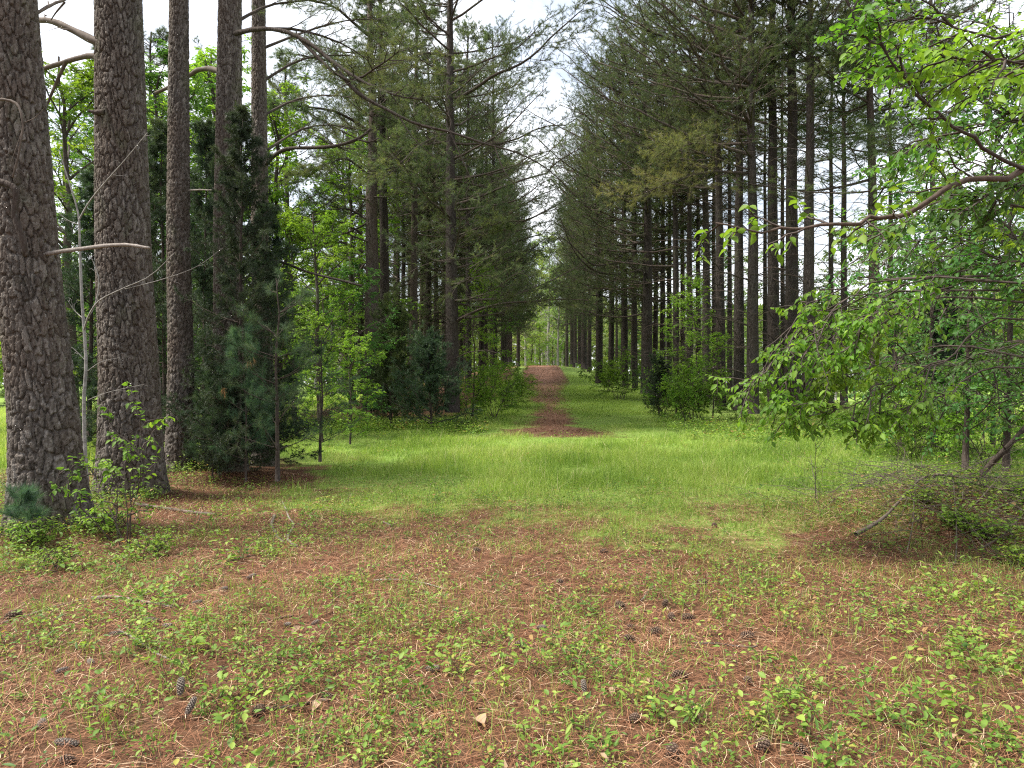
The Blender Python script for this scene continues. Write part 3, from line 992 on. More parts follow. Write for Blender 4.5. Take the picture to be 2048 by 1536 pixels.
def bark_trunk(mb, C, rad, nu, zs, cell=(0.085, 0.19), depth=0.028, seed=0):
    """a close trunk with real bark plates: furrows are cut into the mesh"""
    nv = len(zs)
    th = np.arange(nu) * 2 * PI / nu
    TH, Zz = np.meshgrid(th, zs)
    cx = np.interp(Zz, C[:, 2], C[:, 0])
    cy = np.interp(Zz, C[:, 2], C[:, 1])
    R = rad(Zz)
    r_m = float(rad(np.array([1.5]))[0])
    ncell = max(6, int(round(2 * PI * r_m / cell[0])))
    # domain warp keeps the plates from looking regular
    ct, s_t = np.cos(TH), np.sin(TH)
    wv = fbm(ct * 3 + 7, s_t * 3 + Zz * 2.2, seed, 4) - 0.5
    wu = fbm(s_t * 4 + 17 + Zz * 2.1, ct * 4 + Zz * 3.7, seed + 5, 5) - 0.5

    def voro(nc, ch, sd, warp):
        u = (TH / (2 * PI) + warp * wu) * nc
        v = Zz / ch + warp * 22 * wv
        iu, iv = np.floor(u), np.floor(v)
        f1 = np.full(u.shape, 9.0)
        f2 = np.full(u.shape, 9.0)
        idv = np.zeros(u.shape)
        for du in (-1, 0, 1):
            for dv in (-1, 0, 1):
                a, b = iu + du, iv + dv
                am = np.mod(a, nc)
                px = a + hash2(am, b, sd)
                py = b + hash2(am, b, sd + 9)
                d = np.hypot(u - px, v - py)
                cid = hash2(am, b, sd + 31)
                nearer = d < f1
                f2 = np.where(nearer, f1, np.minimum(f2, d))
                idv = np.where(nearer, cid, idv)
                f1 = np.where(nearer, d, f1)
        return f2 - f1, idv

    e1, id1 = voro(ncell, cell[1], seed, 0.045)
    e2, id2 = voro(ncell * 3, cell[1] * 0.3, seed + 50, 0.03)
    rough = fbm(TH * r_m * 40, Zz * 26, seed + 70, 4) - 0.5
    fine_n = fbm(TH * r_m * 90, Zz * 34, seed + 90, 3) - 0.5
    k = smooth(0.05, 0.2, e1 + 0.2 * rough)
    D = depth * (k - 0.8) + k * (0.006 * (id1 - 0.5) + 0.009 * (id2 - 0.5) + 0.005 * smooth(0.0, 0.12, e2 + 0.1 * rough)) + 0.007 * rough + 0.006 * fine_n
    flare = np.exp(-Zz / 0.3)
    D = D + flare * 0.10 * R * np.cos(TH * 5 + seed) ** 2
    V = np.stack([cx + (R + D) * ct, cy + (R + D) * s_t, Zz], -1)
    I = np.arange(nu * nv).reshape(nv, nu)
    J = np.roll(I, -1, 1)
    q = np.stack([I[:-1], J[:-1], J[1:], I[1:]], -1).reshape(-1, 4)
    mb.add(V, q, 0, np.clip(0.5 + 0.5 * (id1 - 0.5) + 0.55 * (id2 - 0.5), 0, 1).ravel(), True)


# ------------------------------------------------------------------ the five big pines of the left foreground
SHADE = M['bark_big']


def px_curve(pts):
    """pts: (px, py, Y) seen in the photograph -> world points"""
    return np.array([[wx(a, Y), Y, wz(b, Y)] for a, b, Y in pts])


def smooth_curve(P, S=14):
    P = np.asarray(P, float)
    t = np.linspace(0, len(P) - 1, S)
    i = np.clip(np.floor(t).astype(int), 0, len(P) - 2)
    f = (t - i)[:, None]
    p0 = P[np.maximum(i - 1, 0)]
    p1, p2 = P[i], P[i + 1]
    p3 = P[np.minimum(i + 2, len(P) - 1)]
    return 0.5 * (2 * p1 + (p2 - p0) * f + (2 * p0 - 5 * p1 + 4 * p2 - p3) * f ** 2 + (3 * p1 - p0 - 3 * p2 + p3) * f ** 3)


def branch_part(name, pts, r0, r1, mat, root, forks=(), S=16, label=None, twigs=0):
    mb = MB()
    org = np.array(root.location)
    c = smooth_curve(px_curve(pts), S) - org
    c = c + np.cumsum(rng.normal(0, 0.004, c.shape), 0) * 0.6
    tubes(mb, c, np.linspace(r0, r1, S)[None] * (1 + 0.08 * rng.normal(size=(1, S))), 8, 0)
    for fp, a, b in forks:
        fc = smooth_curve(px_curve(fp), 10) - org
        tubes(mb, fc, np.linspace(a, b, 10)[None], 6, 0)
    if twigs:
        tw, _, lw = grow(c[None], twigs, 0.3, 1.0, 45, np.array([0.3 * np.linalg.norm(c[-1] - c[0])]), 6, -0.1, 0.9, 0.09)
        tubes(mb, tw, np.linspace(max(r1 * 0.6, 0.003), 0.0015, 6)[None], 4, 0)
    o = link(name, mb.mesh(name, [mat]), root)
    if label:
        o['label'] = label
    return o


big = {}
spec = [
    # key, base px, top px (y=0), depth, radius at 1.5 m, base factor, cell, depth of furrows, label
    ('a', 104, 18, 7.5, 0.30, 0.42, (0.06, 0.2), 0.028, 'nearest thick pine trunk, deeply plated grey bark with dead limb stubs, at the left edge'),
    ('b', 263, 237, 9.7, 0.365, 0.22, (0.062, 0.21), 0.028, 'second thick plated pine trunk, right of the pale bare sapling, leafy sapling at its foot'),
    ('c', 360, 358, 11.7, 0.195, 0.3, (0.05, 0.16), 0.017, 'slimmer straight pine trunk standing between the second thick trunk and the dark cedars'),
    ('d', 456, 460, 12.0, 0.25, 0.3, (0.055, 0.18), 0.02, 'dark pine trunk half wrapped by dark green cedar, with a long thin limb arching right'),
    ('e', 527, 517, 13.9, 0.185, 0.3, (0.05, 0.16), 0.016, 'greyish pine trunk behind the cedars with a bare limb rising to its right'),
]
for key, bpx, tpx, Y, r, bf, cell, dep, lab in spec:
    X = wx(bpx, Y)
    z0 = float(height(X, Y)) - 0.2
    root = thing('pine_tree', lab, 'pine tree', (X, Y, z0), 0, 'big pines at the left of the clearing')
    ztop = wz(0, Y) - z0
    dx = wx(tpx, Y) - X
    zc = np.array([0, ztop * 0.25, ztop * 0.5, ztop, ztop * 1.6, 19.0])
    C = np.stack([dx * np.minimum(zc / ztop, 1.6) + np.array([0, .02, -.02, 0, 0.05, 0.1]), np.zeros(6), zc], -1)
    rad = lambda z, r=r, bf=bf: r * (1 + bf * np.exp(-z / 0.45) + 0.12 * np.exp(-z / 2.0)) * np.clip(1 - 0.022 * z - 0.00155 * z ** 2, 0.1, 2)
    fine = 0.0085 if key in 'ab' else 0.012
    nu = int(2 * PI * r / fine)
    zs = np.concatenate([np.arange(0, ztop + 0.5, fine * 1.15), np.linspace(ztop + 0.6, 19, 40)])
    mb = MB()
    bark_trunk(mb, C, rad, nu, zs, cell, dep, 3 + ord(key))
    link('trunk', mb.mesh('trunk', [SHADE]), root)
    # crown above the frame
    cb = MB()
    n = 20
    zz = rng.uniform(9.5, 18.5, n)
    L = rng.uniform(1.2, 2.6, n) * np.clip((19.5 - zz) / 6, 0.2, 1)
    lc = limb_curves(on_trunk(C, zz), rng.random(n) * 2 * PI, np.radians(rng.uniform(5, 40, n)), L, 8, 0.1, 0.05)
    tubes(cb, lc, (0.012 + 0.009 * L)[:, None] * np.linspace(1, 0.25, 8)[None], 4, 1)
    pine_foliage(cb, lc, L, 7, 4, 8, 0.13, 0.011, 0.3, ntuft=2)
    link('crown', cb.mesh('crown', [M['needle'], M['bark']]), root)
    big[key] = root

A, B_, C_, D_, E_ = (big[k] for k in 'abcde')
Ya = 7.5
branch_part('branch', [(85, 508, 7.45), (140, 500, 7.2), (215, 490, 7.0), (260, 490, 6.9), (297, 494, 6.85)], 0.024, 0.014, M['deadwood'], A, label='bleached dead branch pointing right')
branch_part('branch', [(-60, 345, 7.1), (0, 365, 7.05), (32, 382, 7.05), (28, 430, 7.08), (45, 475, 7.1), (52, 512, 7.15)], 0.036, 0.03, M['bark_dark'], A, label='dark broken limb bent down along the bark')
branch_part('branch', [(-20, 198, 7.0), (30, 203, 7.0), (48, 245, 7.0), (40, 300, 7.02), (27, 352, 7.05)], 0.014, 0.009, M['heapwood'], A, [([(48, 245, 7.0), (70, 235, 6.95), (90, 215, 6.9)], 0.004, 0.002), ([(44, 262, 7.0), (20, 330, 7.0)], 0.004, 0.002)])
branch_part('branch', [(70, 28, 7.6), (100, 12, 7.8), (130, 0, 8.0), (165, -15, 8.2)], 0.02, 0.012, M['heapwood'], A, [([(130, 4, 8.0), (112, 25, 8.0), (102, 40, 8.1)], 0.012, 0.006), ([(98, 13, 7.8), (96, 2, 7.9)], 0.012, 0.006)])
branch_part('branch', [(235, 100, 9.5), (190, 82, 9.5), (150, 62, 9.6), (105, 42, 9.7), (70, 38, 9.9), (20, 20, 10.1)], 0.065, 0.026, M['heapwood'], B_, twigs=3)
branch_part('branch', [(215, 118, 9.7), (180, 112, 9.9), (130, 124, 10.1), (85, 138, 10.3), (30, 150, 10.6)], 0.042, 0.024, M['heapwood'], B_, [([(133, 122, 10.1), (115, 160, 10.2), (98, 200, 10.3), (86, 228, 10.4)], 0.03, 0.014)])
branch_part('branch', [(210, 225, 9.4), (190, 226, 9.4), (176, 224, 9.4)], 0.045, 0.02, M['bark_dark'], B_)
branch_part('branch', [(380, 380, 11.6), (400, 379, 11.5), (424, 380, 11.45)], 0.017, 0.01, M['deadwood'], C_)
branch_part('branch', [(445, 148, 12.0), (425, 139, 12.2), (400, 140, 12.4), (385, 148, 12.5), (345, 172, 12.6), (312, 188, 12.7)], 0.05, 0.03, M['heapwood'], D_)
branch_part('branch', [(470, 68, 11.8), (500, 60, 11.4), (540, 58, 11.1), (590, 72, 10.9), (650, 112, 10.7), (705, 178, 10.5), (760, 212, 10.4), (830, 246, 10.3), (900, 264, 10.3), (970, 288, 10.3), (1040, 308, 10.4), (1100, 342, 10.6), (1150, 392, 10.8)], 0.042, 0.006, M['bark_dark'], D_,
            [([(900, 264, 10.3), (925, 320, 10.25), (950, 375, 10.2)], 0.012, 0.003), ([(990, 294, 10.3), (1010, 345, 10.2), (1050, 392, 10.2)], 0.01, 0.003),
             ([(800, 236, 10.3), (830, 280, 10.2), (880, 322, 10.1)], 0.012, 0.003), ([(1045, 310, 10.4), (1075, 360, 10.3)], 0.008, 0.003), ([(898, 262, 10.3), (902, 240, 10.35), (890, 222, 10.4)], 0.01, 0.003)],
            S=36, label='long dark limb arching down', twigs=9)
branch_part('branch', [(533, 328, 13.8), (548, 312, 13.5), (575, 298, 13.2), (620, 296, 12.9), (670, 292, 12.7), (715, 278, 12.5), (742, 258, 12.4)], 0.045, 0.025, M['bark_dark'], E_, [([(715, 278, 12.5), (738, 284, 12.4), (758, 276, 12.3)], 0.022, 0.01)], twigs=3)
branch_part('branch', [(500, 516, 13.6), (560, 522, 13.0), (620, 545, 12.6), (680, 560, 12.4), (722, 571, 12.2)], 0.026, 0.018, M['bark_dark'], E_)

# needles on the long limb and on limbs of the big pines that hang into view
limbs_px = [
    ('d', [(600, 78, 10.9), (690, 160, 10.5), (760, 130, 9.9), (800, 100, 9.6)]),
    ('d', [(540, 58, 11.1), (600, 60, 11.6), (690, 90, 12), (760, 140, 12.4)]),
    ('d', [(480, 40, 12), (540, 10, 12.6), (620, 0, 13), (700, -10, 13.4)]),
    ('e', [(530, 160, 13.9), (600, 120, 14.4), (680, 110, 14.8), (760, 120, 15)]),
    ('e', [(530, 95, 13.9), (620, 60, 14.8), (700, 40, 15.2), (770, 40, 15.6)]),
    ('e', [(530, 230, 13.9), (590, 200, 14.6), (660, 190, 15.2), (720, 200, 15.6)]),
    ('e', [(535, 300, 13.9), (600, 260, 14.8), (660, 250, 15.3), (730, 262, 15.8)]),
    ('d', [(650, 112, 10.7), (720, 160, 10.2), (790, 190, 9.8), (850, 200, 9.6)]),
]
for key in 'de':
    cur = [smooth_curve(px_curve(p), 9) - np.array(big[key].location) for k, p in limbs_px if k == key]
    cur = np.array(cur)
    L = np.linalg.norm(cur[:, -1] - cur[:, 0], axis=1)
    mb = MB()
    tubes(mb, cur, np.linspace(0.03, 0.006, 9)[None], 5, 1, 0.4)
    pine_foliage(mb, cur, L, 12, 5, 9, 0.12, 0.0035, 0.2, 0.55, 3, 0.55, 0.3)
    link('low_foliage', mb.mesh('low_foliage', [M['needle'], M['bark_dark']]), big[key])


# ------------------------------------------------------------------ the two rows of pines
def finish(tb, cb, name, bmat, leaf, root=None, twig='bark'):
    t = link('trunk', tb.mesh(name + '_trunk', [M[bmat]]), root)
    c = link('crown', cb.mesh(name + '_crown', [M[leaf], M[twig]]), root)
    return t, c


class Kind:
    """one built plant; the first place uses it, further places copy it and its parts"""

    def __init__(self, tb, cb, name, bmat, leaf, twig='bark'):
        self.parts = [('trunk', tb.mesh(name + '_trunk', [M[bmat]])), ('crown', cb.mesh(name + '_crown', [M[leaf], M[twig]]))]
        self.first = None

    def place(self, name, label, cat, x, y, rz=0.0, s=1.0, sz=None, tk=1.0, group=None, stem='trunk', z=None):
        zz = float(height(x, y)) - 0.03 if z is None else z
        if self.first is None:
            r = thing(name, label, cat, (x, y, zz), rz, group)
            ob = []
            for pn, me in self.parts:
                ob.append(link(stem if pn == 'trunk' else pn, me, r))
            self.first = (r, ob)
        else:
            src, so = self.first
            r = src.copy()
            r.name = name
            col.objects.link(r)
            r.location = (x, y, zz)
            r.rotation_euler = (0, 0, rz)
            r['label'] = label
            if group:
                r['group'] = group
            elif 'group' in r:
                del r['group']
            ob = []
            for o in so:
                c = o.copy()
                col.objects.link(c)
                c.parent = r
                ob.append(c)
        r.scale = (s, s, s if sz is None else sz)
        ob[0].scale = (tk, tk, 1)
        return r


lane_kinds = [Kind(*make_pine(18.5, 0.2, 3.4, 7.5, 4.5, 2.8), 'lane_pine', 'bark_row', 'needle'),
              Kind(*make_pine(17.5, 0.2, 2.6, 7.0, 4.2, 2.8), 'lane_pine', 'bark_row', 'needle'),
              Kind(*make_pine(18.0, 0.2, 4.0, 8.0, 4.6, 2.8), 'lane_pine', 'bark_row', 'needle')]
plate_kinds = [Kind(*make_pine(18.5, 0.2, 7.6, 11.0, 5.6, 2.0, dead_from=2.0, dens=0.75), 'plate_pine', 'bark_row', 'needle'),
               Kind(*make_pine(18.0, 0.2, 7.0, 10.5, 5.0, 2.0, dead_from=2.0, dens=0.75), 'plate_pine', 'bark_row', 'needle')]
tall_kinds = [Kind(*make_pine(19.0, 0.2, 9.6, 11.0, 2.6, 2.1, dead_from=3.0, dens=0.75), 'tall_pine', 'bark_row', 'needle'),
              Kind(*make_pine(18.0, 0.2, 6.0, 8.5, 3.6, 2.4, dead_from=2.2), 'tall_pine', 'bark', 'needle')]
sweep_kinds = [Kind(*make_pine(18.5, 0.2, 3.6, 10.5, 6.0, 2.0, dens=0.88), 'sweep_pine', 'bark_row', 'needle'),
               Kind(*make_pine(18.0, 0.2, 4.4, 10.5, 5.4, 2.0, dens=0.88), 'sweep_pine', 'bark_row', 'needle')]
GL, GR = 'pines in the left row of the track', 'pines in the right row of the track'
# (px at eye height, distance, width px, kind, label)
left_row = [
    (742, 26, 34, tall_kinds[1], 'reddish grey pine with arching bare lower limbs, olive yellow cedar at its foot'),
    (772, 28, 24, tall_kinds[0], 'straight grey pine trunk close behind the wide reddish one'),
    (806, 36, 11, lane_kinds[1], 'very thin pine trunk between the grey pair and the knotty trunk, left of the track'),
    (828, 31, 19, tall_kinds[1], 'knotty dark pine trunk with many short dead stubs above the dark cedar'),
    (858, 37, 15, lane_kinds[0], 'dark narrow pine trunk with leafy creeper, second behind the knotty trunk'),
    (872, 42, 10, lane_kinds[2], 'thin dark pine trunk just left of the lone front trunk by the track'),
    (886, 47, 9, lane_kinds[1], 'slender pale pine stem almost hidden left of the lone front trunk'),
    (905, 24, 29, lane_kinds[0], 'dark straight pine standing alone in front, limbs reaching over the track'),
    (937, 34, 14, lane_kinds[2], 'pine behind the leafy green sapling on the left side of the track'),
    (797, 41, 9, lane_kinds[0], 'thin shaded pine stem right of the straight grey trunk, behind'),
    (842, 45, 10, tall_kinds[1], 'thin dark pine stem between the knotty trunk and the creeper clad one'),
    (893, 37, 9, tall_kinds[1], 'slim dark pine stem touching the left side of the lone front trunk'),
    (922, 46, 11, lane_kinds[2], 'slim pine stem just right of the lone front trunk, farther back'),
    (306, 31, 16, lane_kinds[1], 'pine behind the gap right of the second thick trunk'),
    (418, 37, 16, lane_kinds[2], 'pine far behind the gap between the slimmer trunk and the dark trunk'),
    (575, 36, 15, lane_kinds[0], 'pine far behind the gap right of the greyish trunk'),
    (722, 39, 14, lane_kinds[0], 'pine in the second line, left of the wide reddish trunk and farther back'),
    (690, 47, 14, lane_kinds[1], 'pine of the second line seen through the leafy trees in the left gap'),
    (756, 34, 12, lane_kinds[2], 'pine stem between the wide reddish trunk and the straight grey one, farther back'),
    (788, 50, 11, lane_kinds[0], 'thin pine stem deep behind the straight grey trunk'),
    (818, 52, 11, lane_kinds[1], 'thin pine stem deep behind, just left of the knotty trunk'),
    (850, 55, 11, lane_kinds[2], 'thin pine stem deep behind, just right of the knotty trunk'),
    (990, 36, 11, lane_kinds[0], 'pine at the left edge of the track beyond the leafy sapling, limbs over the track'),
    (962, 40, 12, lane_kinds[1], 'pine with spreading grey green limbs beyond the leafy sapling, left of the track'),
]
right_row = [
    (1293, 33, 20, sweep_kinds[0], 'reddish pine with leaning trunk and long limbs sweeping over the track'),
    (1250, 38, 12, sweep_kinds[1], 'thin dark pine left of the leaning reddish trunk'),
    (1222, 42, 12, sweep_kinds[0], 'dark brown pine in the crowded part of the row above the rounded shrub'),
    (1198, 41, 14, sweep_kinds[1], 'dark reddish pine closest to the track on its right edge'),
    (1325, 38, 12, lane_kinds[2], 'shaded thin pine right of the leaning reddish trunk'),
    (1352, 31, 14, sweep_kinds[1], 'dark pine rising behind the bright green saplings, left one of that pair'),
    (1380, 35, 14, tall_kinds[0], 'dark pine rising behind the bright green saplings, right one of that pair'),
    (1413, 30, 16, plate_kinds[0], 'dark pine with leafy saplings in front, just left of the curved dark trunk'),
    (1441, 27, 18, plate_kinds[1], 'dark trunk curving slightly at its base at the meadow edge'),
    (1478, 25.5, 20, tall_kinds[0], 'rough barked dark trunk, left of the two that almost touch'),
    (1505, 23.5, 22, plate_kinds[0], 'dark trunk standing forward at the meadow edge, right of the two that almost touch'),
    (1548, 25, 23, tall_kinds[0], 'dark straight trunk with open sky on both sides, beside the slightly bent one'),
    (1584, 24, 26, tall_kinds[0], 'slightly bent thick trunk behind the drooping bright leaves'),
    (1616, 23, 22, tall_kinds[0], 'pale grey trunk behind the drooping bright leaves'),
    (1662, 31, 12, tall_kinds[0], 'thin leaning trunk, left one of the thin pair right of the pale trunk'),
    (1688, 29, 14, tall_kinds[0], 'thin upright trunk, right one of the thin pair right of the pale trunk'),
    (1750, 23, 19, tall_kinds[1], 'dark trunk seen through the broad leaves above the long bare branch'),
    (1782, 28, 11, tall_kinds[0], 'thin trunk close behind the dark one seen through broad leaves'),
    (1168, 52, 12, sweep_kinds[1], 'dark reddish pine stem left of the row end, farther along the track'),
    (1270, 37, 11, lane_kinds[1], 'thin stem close left of the leaning reddish trunk'),
    (1310, 42, 11, lane_kinds[0], 'thin stem close right of the leaning reddish trunk, farther back'),
    (1338, 40, 11, lane_kinds[2], 'slim shaded stem left of the pair behind the bright saplings'),
    (1366, 40, 11, tall_kinds[1], 'slim stem between the pair behind the bright saplings'),
    (1397, 37, 11, tall_kinds[0], 'slim stem right of the pair behind the bright saplings'),
    (1428, 37, 10, tall_kinds[1], 'slim stem just left of the curved dark trunk, farther back'),
    (1460, 35, 11, tall_kinds[0], 'slim stem between the curved trunk and the rough barked trunk'),
    (1531, 37, 10, tall_kinds[0], 'slim stem in the gap left of the dark straight trunk'),
    (1566, 33, 10, tall_kinds[0], 'slim pale stem between the straight trunk and the slightly bent one'),
    (1868, 21, 13, tall_kinds[1], 'trunk mostly hidden by broad leaves toward the upper right corner'),
]
for px, Y, w, kd, lab in left_row:
    tk = (w * Y / F / 2) / 0.2
    s = rng.uniform(0.92, 1.08)
    f = 0.72 if Y > 33 else 1.0
    kd.place('pine_tree', lab, 'pine tree', wx(px, Y), Y, rng.normal(0, 0.35) + (2.6 if px < 800 else 0), s * f, s, tk / s / f, GL)
for px, Y, w, kd, lab in right_row:
    tk = (w * (1.15 if w > 15 else 1.05) * Y / F / 2) / 0.2
    s = rng.uniform(0.92, 1.08)
    f = 0.6 if Y > 36 and px < 1300 else 1.0
    kd.place('pine_tree', lab, 'pine tree', wx(px, Y), Y, PI + rng.normal(0, 0.35), s * f, s, tk / s / f, GR)


def attach(o, root):
    bpy.context.view_layer.update()
    o.parent = root
    o.matrix_parent_inverse = root.matrix_world.inverted()


def hung_limb(root, pts, r0, r1, needles_on=True, nsec=14, ab=0.5, sec=0.3, t0=0.3, label=None, mat='bark_dark', extra=2, nw=0.007):
    b = MB()
    cc = smooth_curve(px_curve(pts), 16)
    cc = cc + np.cumsum(rng.normal(0, 0.015, cc.shape), 0)
    tubes(b, cc, np.linspace(r0, r1, 16)[None], 6, 0)
    L = np.array([np.linalg.norm(cc[-1] - cc[0])])
    if not needles_on:
        tw, _, lw = grow(cc[None], 9, 0.2, 1, 42, 0.25 * L, 6, -0.03, 0.8, 0.09)
        tubes(b, tw, np.linspace(0.011, 0.003, 6)[None], 4, 0)
        t2, _, _ = grow(tw, 4, 0.3, 1, 42, 0.4 * lw, 4, -0.03, 0.8, 0.09)
        tubes(b, t2, np.linspace(0.005, 0.002, 4)[None], 3, 0)
    o = link('branch', b.mesh('branch', [M[mat]]))
    attach(o, root)
    if label:
        o['label'] = label
    if needles_on:
        c = MB()
        offs = [cc] + [cc + np.linspace(0, 1, 16)[:, None] * rng.normal(0, 0.35, 3) for _ in range(extra)]
        pine_foliage(c, np.array(offs), np.repeat(L, len(offs)), nsec, 6, 13, 0.15, nw, t0, ab, 3, 0.55, sec)
        f = link('foliage', c.mesh('foliage', [M['needle'], M['bark_dark']]))
        bpy.context.view_layer.update()
        f.parent = o
        f.matrix_parent_inverse = o.matrix_world.inverted()


tree_at = {(round(o.location.x, 2), round(o.location.y, 2)): o for o in col.objects if o.name.startswith('pine_tree')}


def row_tree(px, Y):
    return tree_at[(round(wx(px, Y), 2), round(Y, 2))]


t905, t1293, t1505, t742, t1441 = row_tree(905, 24), row_tree(1293, 33), row_tree(1505, 23.5), row_tree(742, 26), row_tree(1441, 27)
hung_limb(t905, [(912, 645, 24), (950, 622, 23.6), (1000, 606, 23.3), (1070, 600, 23), (1130, 596, 22.8), (1185, 600, 22.6)], 0.055, 0.012, True, 14, 0.42, 0.24, 0.35, 'long level limb reaching across the track')
hung_limb(t905, [(915, 200, 24), (980, 160, 23.4), (1050, 125, 22.8), (1120, 60, 22.4), (1165, 20, 22)], 0.06, 0.012, True, 14, 0.4, 0.26, 0.3, 'long limb rising toward the gap of sky')
hung_limb(t905, [(905, 262, 23.8), (840, 285, 22.6), (790, 325, 21.6), (730, 335, 21.0)], 0.05, 0.012, True, 14, 0.85, 0.36, 0.3)
hung_limb(t905, [(905, 110, 23.8), (840, 105, 22.6), (770, 130, 21.6), (700, 135, 21.0)], 0.05, 0.012, True, 14, 0.7, 0.36, 0.3)
hung_limb(t905, [(915, 470, 24), (960, 455, 23.2), (1010, 440, 22.6)], 0.04, 0.01, True, 12, 0.7, 0.36, 0.25)
hung_limb(t742, [(735, 180, 26), (680, 130, 25), (620, 110, 24), (560, 100, 23)], 0.06, 0.012, True, 14, 0.5, 0.34, 0.3)
hung_limb(t742, [(735, 260, 26), (680, 225, 25), (610, 215, 24), (545, 215, 23)], 0.06, 0.012, True, 14, 0.5, 0.32, 0.3)
hung_limb(t742, [(735, 70, 26), (680, 20, 25), (620, 0, 24), (560, -10, 23)], 0.06, 0.012, True, 14, 0.5, 0.34, 0.3)
hung_limb(t742, [(735, 350, 26), (690, 320, 25), (640, 330, 24), (590, 345, 23)], 0.05, 0.012, True, 14, 0.6, 0.34, 0.35)
hung_limb(t742, [(722, 430, 26), (690, 418, 25.5), (650, 425, 25), (610, 440, 24.6)], 0.045, 0.01, False)
hung_limb(t742, [(724, 468, 26), (690, 445, 25.5), (645, 440, 25), (600, 452, 24.6), (545, 440, 24.2)], 0.05, 0.01, False)
hung_limb(t742, [(726, 505, 26), (690, 487, 25.5), (650, 485, 25), (600, 500, 24.6), (550, 520, 24.2)], 0.05, 0.01, False)
hung_limb(t742, [(730, 620, 26), (700, 605, 25.5), (670, 612, 25), (640, 632, 24.6)], 0.045, 0.01, False)
hung_limb(t742, [(732, 680, 26), (712, 668, 25.5), (680, 668, 25), (655, 678, 24.6)], 0.045, 0.01, False)
hung_limb(t1293, [(1285, 520, 33), (1240, 525, 32), (1190, 530, 31), (1160, 505, 30), (1120, 470, 29.5)], 0.07, 0.014, False, label='dark dead limb forking over the track')
hung_limb(t1293, [(1285, 540, 33), (1230, 548, 32), (1180, 535, 31), (1140, 490, 30.4), (1105, 400, 30)], 0.06, 0.012, False)
hung_limb(t1505, [(1495, 345, 23.5), (1420, 345, 22.6), (1340, 365, 21.8), (1260, 395, 21)], 0.06, 0.012, True, 16, 0.8, 0.34, 0.2, 'olive green limb hanging before the dark trunks')
hung_limb(t1505, [(1490, 270, 23.5), (1420, 275, 22.6), (1370, 290, 22), (1320, 300, 21.4)], 0.05, 0.012, True, 14, 0.75, 0.34, 0.2)
hung_limb(t1505, [(1500, 560, 23.5), (1440, 540, 22.8), (1400, 545, 22.4), (1350, 560, 22)], 0.03, 0.008, False)
far = []
for i, Y in enumerate(np.arange(44, 76, 3.0)):
    far.append((np.interp(Y, [40, 60, 75], [-1.7, -0.4, 0.2]) + rng.normal(0, 0.25), Y + rng.normal(0, 0.5), 0))
    far.append((np.interp(Y, [40, 60, 75], [5.6, 5.9, 6.2]) + rng.normal(0, 0.25), Y + rng.normal(0, 0.5), 1))
    if i % 2 == 0:
        far.append((np.interp(Y, [40, 60, 75], [-4.4, -3.4, -3.0]) + rng.normal(0, 0.4), Y + 1.2, 0))
        far.append((np.interp(Y, [40, 60, 75], [8.6, 9.0, 9.2]) + rng.normal(0, 0.4), Y + 1.2, 1))
for X, Y, side in far:
    kd = (lane_kinds + sweep_kinds)[rng.integers(0, 3) if side == 0 else rng.integers(1, 5)]
    s = rng.uniform(0.82, 1.0)
    r = kd.place('pine_tree', 'pine in the close set far part of the left row, along the rising track' if side == 0 else 'pine in the close set far part of the right row, along the rising track', 'pine tree',
             X, Y, (PI if side else 0) + rng.normal(0, 0.4), s, None, rng.uniform(1.4, 1.9), 'far pines of the left row' if side == 0 else 'far pines of the right row')
    f = 0.52 if side else 0.62
    r.scale = (f * s, f * s, s)

